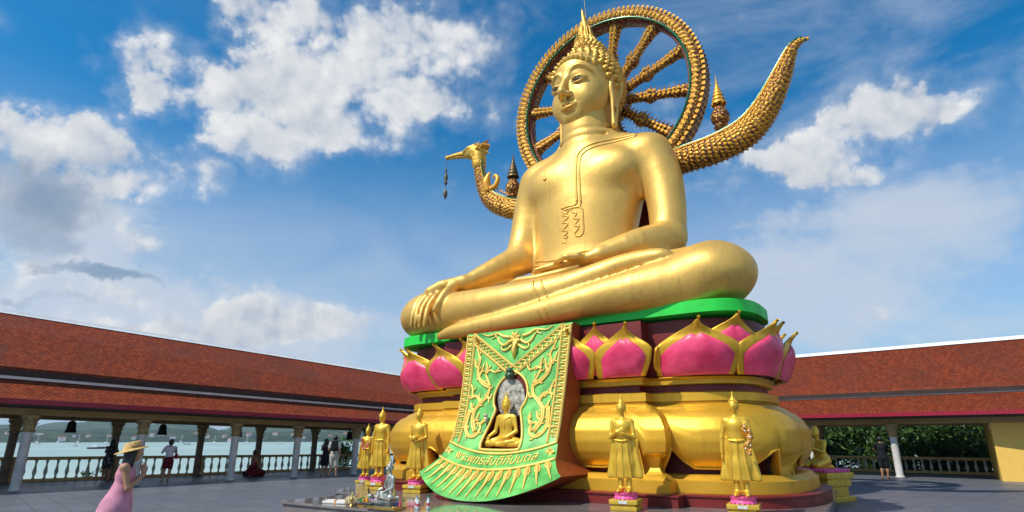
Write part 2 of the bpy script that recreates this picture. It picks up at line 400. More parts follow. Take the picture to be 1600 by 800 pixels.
# ------------------------------------------------------------------ ground, sea, far land
GLA = radians(47.5); GL0 = (-16.52, 20.91)          # left gallery: inner column line
GRA = radians(138); GR0 = (17.37, 28.0)             # right gallery
def glw(s, o, z=0):
    d = (cos(GLA), sin(GLA)); n = (-d[1], d[0]); return (GL0[0]+d[0]*s+n[0]*o, GL0[1]+d[1]*s+n[1]*o, z)
def grw(s, o, z=0):
    d = (cos(GRA), sin(GRA)); n = (d[1], -d[0]); return (GR0[0]+d[0]*s+n[0]*o, GR0[1]+d[1]*s+n[1]*o, z)
def floor_mat():
    m = bpy.data.materials.new('courtyard_paving'); m.use_nodes = True; t = NT(m.node_tree); b = t.n['Principled BSDF']
    tc = t.node('ShaderNodeTexCoord').outputs['Object']
    br = t.node('ShaderNodeTexBrick'); br.offset = 0; br.squash = 1
    rot = t.node('ShaderNodeMapping'); rot.inputs['Rotation'].default_value = (0, 0, GLA); t.put(rot.inputs[0], tc); t.put(br.inputs['Vector'], rot.outputs[0])
    br.inputs['Scale'].default_value = 1.6; br.inputs['Mortar Size'].default_value = .02; br.inputs['Brick Width'].default_value = 1; br.inputs['Row Height'].default_value = 1
    br.inputs['Color1'].default_value = (.120, .124, .140, 1); br.inputs['Color2'].default_value = (.143, .147, .166, 1); br.inputs['Mortar'].default_value = (.04, .042, .052, 1)
    n = t.noise(tc, .35, 7, .65); n2 = t.noise(tc, 6, 5, .6)
    c = t.mix(t.mr(n, .4, .65, 0, .8), br.outputs[0], (.092, .095, .115)); c = t.mix(t.mr(n2, .5, .75, 0, .3), c, (.22, .23, .27))
    t.put(b.inputs['Base Color'], c); t.put(b.inputs['Roughness'], t.mr(n, .3, .7, .34, .58)); b.inputs['Specular IOR Level'].default_value = .45
    return m
m = MB()
poly = [glw(-40, 5.1), glw(27.2, 5.1), grw(-14, 5.1), (40, -30, 0), (-60, -30, 0)]
poly = [glw(-30, 5.1)[:2], None, grw(-25, 5.1)[:2], (45, -25), (-55, -25)]
# back corner: where the two outer lines meet
def meet(p, a, q, b):
    A = np.array([[cos(a), -cos(b)], [sin(a), -sin(b)]]); t = np.linalg.solve(A, np.array([q[0]-p[0], q[1]-p[1]])); return (p[0]+cos(a)*t[0], p[1]+sin(a)*t[0]), t
CORN_OUT, _ = meet(glw(0, 5.1), GLA, grw(0, 5.1), GRA)
CORN_IN, tmeet = meet(GL0, GLA, GR0, GRA)
poly[1] = CORN_OUT; poly = poly[::-1]
m.prism(poly, -.6, 0.0)
tag(m.build('courtyard', floor_mat()), kind='structure')
# hillside below the terrace, and the sea
land = mat('hill_soil', (.10, .10, .05), .95, var=.3, vscale=.2)
m = MB(); n = 48; vs = [(0, 20, -.62)]
rings = [(44, -1.0), (60, -4.5), (90, -9.6), (110, -11.5)]
vs = []
for rr, zz in rings:
    for i in range(n):
        a = 2*pi*i/n; k = 1+.06*sin(3*a+rr)
        vs.append((rr*k*cos(a), 12+rr*k*sin(a), zz))
fs = [(j*n+i, j*n+(i+1) % n, (j+1)*n+(i+1) % n, (j+1)*n+i) for j in range(len(rings)-1) for i in range(n)]
fs.append(tuple(range(n))); m.add(vs, fs)
o = m.build('terrain', land, smooth=True); o.location.z = -.6; tag(o, kind='structure')
def water():
    m = bpy.data.materials.new('sea_water'); m.use_nodes = True; t = NT(m.node_tree); b = t.n['Principled BSDF']
    tc = t.node('ShaderNodeTexCoord').outputs['Object']
    n = t.noise(t.vm('MULTIPLY', tc, (1, .35, 1)), .006, 6, .6)
    t.put(b.inputs['Base Color'], t.ramp(n, [(.35, (.26, .38, .36)), (.7, (.38, .48, .45))]))
    b.inputs['Roughness'].default_value = .55; b.inputs['Specular IOR Level'].default_value = .25
    bn = t.node('ShaderNodeBump'); bn.inputs['Strength'].default_value = .5; bn.inputs['Distance'].default_value = .25
    t.put(bn.inputs['Height'], t.noise(tc, .5, 5, .6)); t.l.new(bn.outputs[0], b.inputs['Normal'])
    return m
m = MB(); n = 64; SEA = -9.0
m.add([(9000*cos(2*pi*i/n), 9000*sin(2*pi*i/n), SEA) for i in range(n)], [tuple(range(n))])
tag(m.build('sea', water()), kind='structure')
# far shore: wooded low land and hills across the bay
def ridge(name, R, a0, a1, hf, depth, matl, seed, n=160, base=SEA):
    rg = np.random.default_rng(seed); ph = rg.uniform(0, 6.28, 12)
    def nz(a): return sum(sin(a*f*57.3/8+ph[i])/(1+i*.55) for i, f in enumerate((1, 2.3, 4.1, 7.7, 12.1, 19.3, 31.0)))/2.2
    vs = []; rows = [(0, 0), (.08, .35), (.3, .8), (.55, 1.0), (1.0, .5)]
    for i in range(n+1):
        a = radians(a0+(a1-a0)*i/n)
        h = max(1.0, hf(math.degrees(a))*(1+.35*nz(a)))
        for (q, hh) in rows:
            r = R+depth*q; vs.append((r*sin(a), r*cos(a), base-.5+h*hh*(1+.08*nz(a*5+q))))
    k = len(rows); fs = [(i*k+j, (i+1)*k+j, (i+1)*k+j+1, i*k+j+1) for i in range(n) for j in range(k-1)]
    m = MB(); m.add(vs, fs); return tag(m.build(name, matl, smooth=True), kind='structure')
def woods(name, c1, c2, sc):
    m = bpy.data.materials.new(name); m.use_nodes = True; t = NT(m.node_tree); b = t.n['Principled BSDF']
    tc = t.node('ShaderNodeTexCoord').outputs['Object']; n = t.noise(tc, sc, 8, .72)
    t.put(b.inputs['Base Color'], t.ramp(n, [(.38, c1), (.6, c2)])); b.inputs['Roughness'].default_value = .95; b.inputs['Specular IOR Level'].default_value = .1
    bn = t.node('ShaderNodeBump'); bn.inputs['Distance'].default_value = 5; t.put(bn.inputs['Height'], n); t.l.new(bn.outputs[0], b.inputs['Normal'])
    return m
ridge('far_hills', 3600, -60, 40, lambda a: 95+22*sin(a*.35)+(25 if a > -25 else 0), 1200, woods('hill_woods', (.012, .03, .015), (.045, .08, .025), .012), 3)
ridge('far_shore', 2300, -60, 40, lambda a: 38, 500, woods('shore_woods', (.004, .014, .008), (.045, .075, .022), .02), 5)
# ------------------------------------------------------------------ galleries
def roof_tiles(name='clay_roof_tiles', sc=5.8):
    m = bpy.data.materials.new(name); m.use_nodes = True; t = NT(m.node_tree); b = t.n['Principled BSDF']
    tc = t.node('ShaderNodeTexCoord').outputs['Object']; x, y, z = t.sep(tc)
    u = t.m('MULTIPLY', x, sc); v = t.m('MULTIPLY', z, sc*1.45)
    a = t.m('ADD', u, v); c = t.m('SUBTRACT', u, v)
    fa, fc = t.m('FRACT', a), t.m('FRACT', c); ia, ic = t.m('FLOOR', a), t.m('FLOOR', c)
    wn = t.node('ShaderNodeTexWhiteNoise', noise_dimensions='2D'); t.put(wn.inputs['Vector'], t.comb(ia, ic, 0.0))
    # distance up the tile: 0 at its lower tip, 1 at the top
    h = t.m('MULTIPLY', t.m('ADD', fa, t.m('SUBTRACT', 1.0, fc)), .5)
    edge = t.m('MINIMUM', fa, t.m('SUBTRACT', 1.0, fc))
    ht = t.m('SUBTRACT', 1.0, h)
    n = t.noise(tc, .45, 7, .65); n2 = t.noise(tc, 2.5, 4, .6)
    base = t.ramp(wn.outputs['Value'], [(0, (.17, .026, .008)), (.5, (.225, .037, .010)), (1, (.285, .054, .013))])
    base = t.mix(t.mr(n, .45, .70, 0, .75), base, (.13, .036, .018)); base = t.mix(t.mr(n2, .58, .74, 0, .55), base, (.08, .04, .025))
    base = t.mix(t.mr(edge, .04, .24, .85, 0), base, (.035, .010, .006))
    t.put(b.inputs['Base Color'], base); b.inputs['Roughness'].default_value = .7; b.inputs['Specular IOR Level'].default_value = .2
    bn = t.node('ShaderNodeBump'); bn.inputs['Strength'].default_value = 1; bn.inputs['Distance'].default_value = .08
    t.put(bn.inputs['Height'], ht); t.l.new(bn.outputs[0], b.inputs['Normal'])
    return m
M_TILE = roof_tiles()
M_WHITE = mat('white_render', (.78, .77, .78), .6, var=.08)
M_RED = mat('crimson_fascia', (.30, .008, .030), .45, var=.12)
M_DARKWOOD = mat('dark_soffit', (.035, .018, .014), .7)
M_BEAM = mat('ochre_beam', (.42, .27, .10), .6)
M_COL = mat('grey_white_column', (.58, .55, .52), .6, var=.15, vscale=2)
M_COLD = mat('shade_toned_column', (.20, .145, .10), .65, var=.2)  # outer row: its shade under the roof is put into a darker colour
M_CAP = mat('ochre_capital', (.42, .30, .13), .55, var=.3, vscale=12)
M_RAIL = mat('ochre_rail', (.62, .42, .16), .6, var=.15)
M_BAL = mat('pale_baluster', (.66, .68, .60), .55, var=.12)
M_YEL = mat('yellow_wall_paint', (.80, .50, .10), .6, var=.05)
def column_mesh(h):
    s_ = MB(); s_.lathe([(.19, 0), (.19, .04), (.165, .06), (.15, .10), (.15, h-.55), (.135, h-.53)], 16)
    c_ = MB(); c_.lathe([(.13, h-.56), (.19, h-.54), (.21, h-.50), (.17, h-.46), (.15, h-.42), (.16, h-.38), (.20, h-.20), (.27, h-.06), (.27, h)], 16)
    for i in range(10):           # upright lotus leaves round the capital
        a = 2*pi*i/10
        for (r0, z0, r1, z1) in ((.15, h-.44, .26, h-.24), (.17, h-.30, .32, h-.08)):
            aa = a + (pi/10 if z0 > h-.4 else 0); w = .055; ca, sa = cos(aa), sin(aa)
            vs = [(r0*ca-w*sa, r0*sa+w*ca, z0), (r0*ca+w*sa, r0*sa-w*ca, z0), ((r0+.03)*ca+w*1.1*sa, (r0+.03)*sa-w*1.1*ca, (z0+z1)/2), ((r0+.03)*ca-w*1.1*sa, (r0+.03)*sa+w*1.1*ca, (z0+z1)/2), (r1*ca, r1*sa, z1), ((r0-.02)*ca, (r0-.02)*sa, (z0+z1)/2)]
            c_.add(vs, [(0, 1, 2, 3), (3, 2, 4), (2, 1, 5), (0, 3, 5), (3, 4, 5), (4, 2, 5)])
    return s_, c_
def gallery(P0, ang, side, s0, s1, zs, cols, label, dz=0.0, outer_to=None, baluster_range=(0, 0), hcol=2.42, rail_h=.9, lab_rail='', taper=0.0, end_wall=None):
    root = empty('roofed_gallery', (*P0, 0), ang, label, 'gallery')
    S = side                                   # +1: outward is local +y, -1: local -y
    ff, fs_, wt, ev, rt = zs                   # fascia bottom, lower-roof top, white band top, upper eave, ridge
    def sec(pts): return [(S*a, b) for a, b in pts]
    def part(name, pts, mt, sm=False):
        m = MB(); m.extr(sec(pts), s0, s1); o = m.build(name, mt, root)
        if taper:                              # the far end sits a little lower
            for v in o.data.vertices: v.co.z -= taper*v.co.x*(v.co.z/6.0)
        return o
    W_ = 4.7
    # upper roof: two slopes as slabs
    part('upper_roof', [(-.12, ev), (W_/2, rt), (W_+.12, ev), (W_+.12, ev+.09), (W_/2, rt+.10), (-.12, ev+.09)], M_TILE)
    part('ridge_cap', [(W_/2-.16, rt+.02), (W_/2, rt+.19), (W_/2+.16, rt+.02)], M_WHITE)
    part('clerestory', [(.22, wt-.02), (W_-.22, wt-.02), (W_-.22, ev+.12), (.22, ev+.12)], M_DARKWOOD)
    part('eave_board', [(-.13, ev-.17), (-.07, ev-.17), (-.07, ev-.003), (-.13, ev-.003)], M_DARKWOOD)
    part('gutter', [(-.04, wt-.14), (.20, wt-.14), (.20, wt), (-.04, wt)], M_WHITE)
    part('gutter', [(W_+.04, wt-.14), (W_-.20, wt-.14), (W_-.20, wt), (W_+.04, wt)], M_WHITE)
    part('lower_roof', [(-1.02, ff+.16), (-.043, wt-.10), (-.043, wt-.17), (-1.02, ff+.09)], M_TILE)
    part('lower_roof', [(W_+1.02, ff+.16), (W_+.043, wt-.10), (W_+.043, wt-.17), (W_+1.02, ff+.09)], M_TILE)
    part('fascia', [(-1.08, ff), (-1.023, ff), (-1.023, ff+.17), (-1.08, ff+.17)], M_RED)
    part('fascia', [(W_+1.08, ff), (W_+1.023, ff), (W_+1.023, ff+.17), (W_+1.08, ff+.17)], M_RED)
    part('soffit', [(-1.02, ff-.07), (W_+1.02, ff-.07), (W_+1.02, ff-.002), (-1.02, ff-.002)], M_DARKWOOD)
    part('beam', [(-.13, hcol+.005), (.13, hcol+.005), (.13, ff-.075), (-.13, ff-.075)], M_BEAM)
    part('beam', [(W_-.13, hcol+.005), (W_+.13, hcol+.005), (W_+.13, ff-.075), (W_-.13, ff-.075)], M_BEAM)
    part('terrace_kerb', [(W_+.1, .004), (W_+.38, .004), (W_+.38, .10), (W_+.1, .10)], M_BEAM)
    sh, cp = column_mesh(hcol)
    me1, me2 = sh.mesh('column'), cp.mesh('capital')
    for me, mt in ((me1, M_COL), (me2, M_CAP)):
        me.materials.append(mt); me.polygons.foreach_set('use_smooth', [True]*len(me.polygons)); me.set_sharp_from_angle(angle=radians(35))
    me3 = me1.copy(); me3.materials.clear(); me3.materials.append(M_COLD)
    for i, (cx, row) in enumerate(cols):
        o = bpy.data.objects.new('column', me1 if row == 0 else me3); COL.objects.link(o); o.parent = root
        o.location = (cx, S*(0 if row == 0 else W_-.25), 0.003); zz = 1-taper*cx/6.0; o.scale = (1, 1, zz)
        c = bpy.data.objects.new('capital', me2); COL.objects.link(c); c.parent = o
    # balustrade, a thing of its own
    rr = empty('balustrade', (*P0, 0), ang, lab_rail, 'balustrade')
    b0, b1 = baluster_range; L = b1-b0
    def tp(o):
        if taper:
            for v in o.data.vertices: v.co.z *= 1-taper*v.co.x/5.0
        return o
    m = MB(); m.extr(sec([(W_-.13, rail_h-.13), (W_+.13, rail_h-.13), (W_+.16, rail_h-.09), (W_+.16, rail_h-.02), (W_+.12, rail_h), (W_-.12, rail_h), (W_-.16, rail_h-.02), (W_-.16, rail_h-.09)]), s0, s1); tp(m.build('top_rail', M_RAIL, rr))
    m = MB(); m.extr(sec([(W_-.12, .006), (W_+.098, .006), (W_+.098, .12), (W_-.12, .12)]), s0, s1); tp(m.build('base_rail', M_RAIL, rr))
    hb = rail_h-.13-.12
    bm_ = MB(); bm_.lathe([(.055, .12), (.055, .12+.05*hb), (.035, .12+.10*hb), (.040, .12+.16*hb), (.075, .12+.34*hb), (.068, .12+.45*hb), (.036, .12+.70*hb), (.032, .12+.84*hb), (.052, .12+.90*hb), (.055, .12+hb)], 10)
    bme = bm_.mesh('baluster'); bme.materials.append(M_BAL); bme.polygons.foreach_set('use_smooth', [True]*len(bme.polygons))
    posts = [c for c, r in cols if r == 1]
    nb = int(L/.36)
    for i in range(nb):
        x = b0+i*.36
        o = bpy.data.objects.new('baluster', bme); COL.objects.link(o); o.parent = rr; o.location = (x, S*W_, 0)
        if taper: o.scale = (1, 1, 1-taper*x/5.0)
    pm = MB(); pm.box((0, 0, (rail_h-.13+.12)/2), (.26, .2, rail_h-.13-.125)); pme = pm.mesh('rail_post'); pme.materials.append(M_RAIL)
    for c in posts:
        o = bpy.data.objects.new('rail_post', pme); COL.objects.link(o); o.parent = rr; o.location = (c+.18, S*W_, 0.0)
    return root
Lc = [(-14, 0), (-10.5, 0), (-7, 0), (-3.5, 0), (0, 0), (3.5, 0), (7.05, 0), (9.9, 0), (13.0, 0), (16.4, 0), (19.8, 0), (23.2, 0)]
Lc += [(c+.3, 1) for c, _ in Lc]
gl = gallery(GL0, GLA, 1, -22, 25.5, (2.72, 3.5, 3.68, 3.87, 6.05), Lc, 'long tiled gallery on the left, open to the bay behind its columns', baluster_range=(-8.1, 27), rail_h=.97,
        lab_rail='stone balustrade in front of the bay along the left gallery', taper=.051)
Rc = [(-10.6, 0), (-7.1, 0), (0, 0), (3.5, 0), (7.0, 0), (10.4, 0), (13.8, 0), (17.2, 0)]
Rc += [(c+.75, 1) for c, _ in Rc]
gr_ = gallery(GR0, GRA, -1, -22, 16.5, (2.60, 3.4, 3.62, 3.75, 5.90), Rc, 'tiled gallery on the right backed by dark trees', baluster_range=(-3.1, 20), rail_h=.78,
        lab_rail='stone balustrade in front of the trees along the right gallery', hcol=2.28)
# closed yellow end room of the right gallery
m = MB(); m.box((-4.4, -1.85, 1.25), (8.8, 3.7, 2.5)); o = m.build('room_wall', M_YEL, gr_); o.location = (-3.59, .08, 0); o.rotation_euler = (0, 0, radians(8))
m = MB(); m.box((.012, -.55, 2.12), (.02, .34, .18)); m.build('wall_plaque', M_WHITE, o)
# ------------------------------------------------------------------ the great seated statue: base frame
OX, OY, OA = 1.6, 17.2, radians(-34)
def lw(x, y, z=0.0):
    return (OX+cos(OA)*x-sin(OA)*y, OY+sin(OA)*x+cos(OA)*y, z)
GOLDB = gold('pedestal_gold_paint', (.76, .43, .035), .56, .42, bump=.006, bscale=5, dirt=.5, streak=.28)
MAROON = mat('maroon_paint', (.17, .012, .010), .5, var=.22, vscale=1.2)
GREEN = mat('bright_green_paint', (.015, .66, .06), .5, var=.14, vscale=1.5)
PINK = mat('pink_petal_paint', (.84, .022, .115), .40, var=.18, vscale=1.6, col2=(.92, .08, .19))
PLH = .32
# marble terrace the statue stands on
def marble():
    m = bpy.data.materials.new('polished_granite'); m.use_nodes = True; t = NT(m.node_tree); b = t.n['Principled BSDF']
    tc = t.node('ShaderNodeTexCoord').outputs['Object']
    br = t.node('ShaderNodeTexBrick'); br.offset = 0; t.put(br.inputs['Vector'], tc); br.inputs['Scale'].default_value = 1.5; br.inputs['Mortar Size'].default_value = .006
    br.inputs['Brick Width'].default_value = 1; br.inputs['Row Height'].default_value = 1
    br.inputs['Color1'].default_value = (.26, .22, .21, 1); br.inputs['Color2'].default_value = (.34, .29, .27, 1); br.inputs['Mortar'].default_value = (.10, .09, .09, 1)
    n = t.noise(tc, 60, 4, .7); n1 = t.noise(tc, 2.2, 6, .6)
    c = t.mix(t.mr(n, .42, .6), (.10, .09, .09), br.outputs[0]); c = t.mix(t.mr(n1, .45, .7, 0, .4), c, (.42, .36, .33))
    t.put(b.inputs['Base Color'], c); b.inputs['Roughness'].default_value = .10; b.inputs['Specular IOR Level'].default_value = .6
    return m
GRAN = marble()
tr = empty('granite_terrace', (OX, OY, 0), OA, 'low polished granite terrace under the great seated statue', 'terrace')
m = MB(); m.prism([(-3.9, -6.25), (6.4, -6.25), (6.4, -1.0), (6.0, 4.2), (-6.0, 4.2), (-6.6, -1.5), (-4.95, -3.9), (-3.9, -3.9)], .004, PLH-.05)
m.build('terrace_block', GRAN, tr)
m = MB(); m.prism([(-3.95, -6.3), (6.45, -6.3), (6.45, -.98), (6.05, 4.25), (-6.05, 4.25), (-6.65, -1.5), (-4.98, -3.95), (-3.95, -3.95)], PLH-.05, PLH)
m.build('terrace_slab', GRAN, tr)

PE = .66
def plan(r, N1=60, NB=40, L=3.3, yc=.6, bw=1.0, bp=.42, bay=True):
    w = min(bw+r, L+.6*r) if bay else 0
    out = []
    yf = yc-r
    def seg(a, b, n):
        for i in range(n): out.append((a[0]+(b[0]-a[0])*i/n, a[1]+(b[1]-a[1])*i/n))
    # right end arc from front (angle -90) to back (+90)
    def arc(cx, a0, a1, n):
        for i in range(n):
            a = a0+(a1-a0)*i/n; ca, sa = cos(a), sin(a); out.append((cx+r*abs(ca)**PE*(1 if ca > 0 else -1), yc+r*abs(sa)**PE*(1 if sa > 0 else -1)))
    if w < L:
        seg((0, yf-bp), (w, yf-bp), 24); seg((w, yf-bp), (w, yf), 4); seg((w, yf), (L, yf), 10); arc(L, -pi/2, pi/2, 40)
    else:   # bay corner falls on the round end
        a = math.asin(min(1, (w-L)/r)**(1/PE)); yy = yc-r*cos(a)**PE
        seg((0, yf-bp), (w, yf-bp), 24); seg((w, yf-bp), (w, yy), 14); arc(L, -pi/2+a, pi/2, 40)
    half = out[:]
    back = [(L+(-2*L)*i/20, yc+r) for i in range(20)]
    mir = [(-x, y) for x, y in half[::-1]][:-1]
    return half+back+mir
def loft(levels, name, mt, parent, bay=True, yc=.6, L=3.3, capb=True, capt=True, sharp=32, smooth=True):
    m = MB(); n = None; vs = []
    for r, z in levels:
        p = plan(r, bay=bay, yc=yc, L=L); n = len(p); vs += [(x, y, z) for x, y in p]
    k = len(levels)
    fs = [(j*n+i, j*n+(i+1) % n, (j+1)*n+(i+1) % n, (j+1)*n+i) for j in range(k-1) for i in range(n)]
    if capb: fs.append(tuple(range(n-1, -1, -1)))
    if capt: fs.append(tuple((k-1)*n+i for i in range(n)))
    m.add(vs, fs); return m.build(name, mt, parent, smooth=smooth, sharp=sharp)
ped = empty('lotus_pedestal', (OX, OY, 0), OA, 'great stepped gold and maroon pedestal with a ring of pink lotus petals', 'pedestal')
loft([(2.95, PLH+.003), (2.95, .50), (2.98, .515), (2.98, .55), (2.95, .56)], 'plinth', MAROON, ped)
loft([(2.72, .563), (2.72, .80), (2.66, .83), (2.60, .90), (2.55, .92)], 'lower_moulding', GOLDB, ped)
loft([(2.15, .923), (2.15, 2.3)], 'recess', MAROON, ped)
# the bulging gold body with its curtain-cut lower edge and flaring feet
def body():
    prof = [(0.0, 2.05, 2.44), (.05, 2.10, 2.40), (.10, 2.20, 2.36), (.16, 2.24, 2.34), (.22, 2.24, 2.30), (.30, 2.40, 2.24), (.40, 2.55, 2.10), (.55, 2.68, 1.85), (.70, 2.70, 1.60), (.82, 2.66, 1.38), (.92, 2.56, 1.20), (1.0, 2.42, 1.05)]
    T = np.array([p[0] for p in prof]); Rr = np.array([p[1] for p in prof]); Z = np.array([p[2] for p in prof])
    P0 = plan(2.6); n = len(P0); P0a = np.array(P0); seg = np.r_[0, np.cumsum(np.hypot(*np.diff(np.vstack([P0a, P0a[:1]]), axis=0).T))]
    tot = seg[-1]; s = seg[:-1]
    xs, ys = P0a[:, 0], P0a[:, 1]
    feet = []
    w = 3.6
    # feet: at each bay corner and at each round end's front quarter and back quarter
    def near(px, py): return s[np.argmin((xs-px)**2+(ys-py)**2)]
    r6 = 2.6
    tf = [near(w-.22, .6-r6-.42), near(3.3+r6*sin(radians(62)), .6-r6*cos(radians(62))), near(3.3+r6*sin(radians(140)), .6-r6*cos(radians(140)))]
    tf += [near(-w+.22, .6-r6-.42), near(-(3.3+r6*sin(radians(62))), .6-r6*cos(radians(62))), near(-(3.3+r6*sin(radians(140))), .6-r6*cos(radians(140)))]
    feet = [(t, .36) for t in tf]
    def bottom(q):
        b = 1.05; fl = 0.0
        for f, hw in feet:
            d = abs((q-f+tot/2) % tot-tot/2)
            if d < hw: b = .88+.03*(d/hw)**2; fl = max(fl, 1.0)
            elif d < hw+.10: t = (d-hw)/.10; b = .91+(1.44-.91)*(t*t*(3-2*t))
            elif d < hw+.80: t = (d-hw-.10)/.70; b = 1.46-(1.46-1.05)*(t*t*(3-2*t))
        return b, fl
    BT = [bottom(q) for q in s]
    K = 34; vs = np.zeros((K+1, n, 3)); ts = np.linspace(0, 1, K+1)
    plans = {}
    for j in range(K+1):
        for_r = None
        for i in range(n):
            zb, fl = BT[i]
            z = 2.44+(zb-2.44)*ts[j]
            zz = max(z, 1.05)
            r = np.interp(-zz, -Z, Rr)
            if fl and z < 1.30: r = 2.50-(.10*sin((1.30-z)/.37*pi*.6)) + (.15*((1.06-z)/.18)**1.3 if z < 1.06 else 0)
            key = round(float(r), 3)
            if key not in plans: plans[key] = plan(key)
            x, y = plans[key][i]; vs[j, i] = (x, y, z)
    V = vs.reshape(-1, 3); F = [(j*n+i, (j+1)*n+i, (j+1)*n+(i+1) % n, j*n+(i+1) % n) for j in range(K) for i in range(n)]
    m = MB(); m.add(V, F); o = m.build('bulging_body', GOLDB, ped, smooth=True, sharp=50)
    sd = o.modifiers.new('thick', 'SOLIDIFY'); sd.thickness = .07; sd.offset = -1
    edge = vs[K]; m = MB()
    pts = [edge[i] for i in range(n)]+[edge[0]]
    m.tube(pts, .032, 6, cap=False); m.build('curtain_rim', GOLDB, o, smooth=True)
    return o
body()
loft([(2.02, 2.442), (2.02, 2.46), (2.07, 2.48), (2.07, 2.66), (2.03, 2.68), (1.95, 2.70)], 'upper_step', GOLDB, ped)
loft([(1.84, 2.703), (1.84, 2.85)], 'neck', MAROON, ped)
loft([(1.93, 2.853), (1.97, 2.87), (1.97, 2.97), (2.02, 3.02), (2.0, 3.04)], 'lotus_collar', GOLDB, ped)
loft([(1.90, 3.043), (2.04, 3.4), (2.06, 3.9), (2.06, 4.36), (1.66, 4.365), (1.66, 4.427)], 'lotus_core', MAROON, ped)
# green slab
loft([(1.58, 4.43), (1.62, 4.445), (1.62, 4.72), (1.60, 4.735)], 'green_slab', GREEN, ped, bay=False, yc=-.12, L=3.90)
# lotus petals
def petals():
    r0 = 2.0
    P0 = np.array(plan(2.35)); n = len(P0); nx = np.vstack([P0, P0[:1]]); seg = np.r_[0, np.cumsum(np.hypot(*np.diff(nx, axis=0).T))]; tot = seg[-1]
    def at(q, off):
        q = q % tot; i = np.searchsorted(seg, q, side='right')-1; i = min(max(i, 0), n-1); f = (q-seg[i])/(seg[i+1]-seg[i]+1e-9)
        rr = 2.35+off
        A = plan_cached(round(rr, 2)); a = A[i]; b = A[(i+1) % n]
        return a[0]+(b[0]-a[0])*f, a[1]+(b[1]-a[1])*f
    cache = {}
    def plan_cached(r):
        if r not in cache: cache[r] = plan(r)
        return cache[r]
    def petal(q0, hw, ztop, back):
        U, Vn = 22, 22
        def width(v):    # ogee outline
            return hw*(.92+.10*sin(min(1, v/.45)*pi/2)) if v < .46 else hw*1.02*max(0.0, .5+.5*cos(pi*(v-.46)/.54))**.85
        def off(u, v):
            b = .24*sin(min(v, .8)/.8*pi*.60)-.33 + (.27*(max(0, v-.70)/.30)**1.6 if v > .70 else 0) + .05*(1-u*u)*min(1, (1-v)*3)
            return b - (.15 if back else 0)
        z0 = 3.03 if not back else 3.12
        h = ztop-z0
        def pt(u, v, d=0.0):
            x, y = at(q0+u*width(v), off(u, v)+.20+d + .02*(1-abs(u)))
            return (x, y, z0+h*v)
        m = MB(); vs = []; fs = []
        for j in range(Vn+1):
            for i in range(U+1): vs.append(pt(-1+2*i/U, j/Vn))
        k = U+1; fs = [(j*k+i, j*k+i+1, (j+1)*k+i+1, (j+1)*k+i) for j in range(Vn) for i in range(U)]
        m.add(vs, fs); o = m.build('petal', GOLDB, ped, smooth=True, sharp=60)
        sd = o.modifiers.new('thick', 'SOLIDIFY'); sd.thickness = .06; sd.offset = -1
        # pink heart-topped panel, swelling out of the gold border
        m = MB(); vs = []; n1, n2 = 20, 18
        for j in range(n2+1):
            b = j/n2
            for i in range(n1+1):
                a = -1+2*i/n1
                top = (.70 if not back else .76)+.05*(1-(abs(abs(a)-.42)/.42)**2)-.30*max(0, abs(a)-.35)/.65
                v = -.02+b*(top+.02)
                wv = max(.05, width(max(0, v))); u = a*max(.04, (wv-.155)/wv)
                e = (1-a**4)*(sin(pi*min(1, max(0, b)))**.5 if 0 < b < 1 else 0)
                vs.append(pt(u, max(0, v), .012+.075*e))
        k = n1+1; m.add(vs, [(j*k+i, j*k+i+1, (j+1)*k+i+1, (j+1)*k+i) for j in range(n2) for i in range(n1)])
        m.build('petal_panel', PINK, o, smooth=True)
    # front row: one on the bay corner, the next on the long recess, and on round the end
    def near(px, py): return seg[:-1][np.argmin((P0[:, 0]-px)**2+(P0[:, 1]-py)**2)]
    row = [near(1.32, -2.17), near(2.66, -2.17)]
    e0 = near(3.36, -1.75)-.06
    arc_end = near(0, 2.95)
    nfr = int(round((arc_end-e0)/1.85)); sp = (arc_end-e0)/nfr
    for q in row: petal(q, .69, 4.20, False); petal(tot-q, .69, 4.20, False)
    petal(sum(row)/2, .64, 4.30, True); petal(tot-sum(row)/2, .64, 4.30, True)
    for i in range(nfr):
        q = e0+sp*(i+.5)
        petal(q, sp*.52, 4.26, False); petal(tot-q, sp*.52, 4.26, False)
        if i < nfr-1: petal(q+sp/2, sp*.50, 4.38, True); petal(tot-q-sp/2, sp*.50, 4.38, True)
petals()
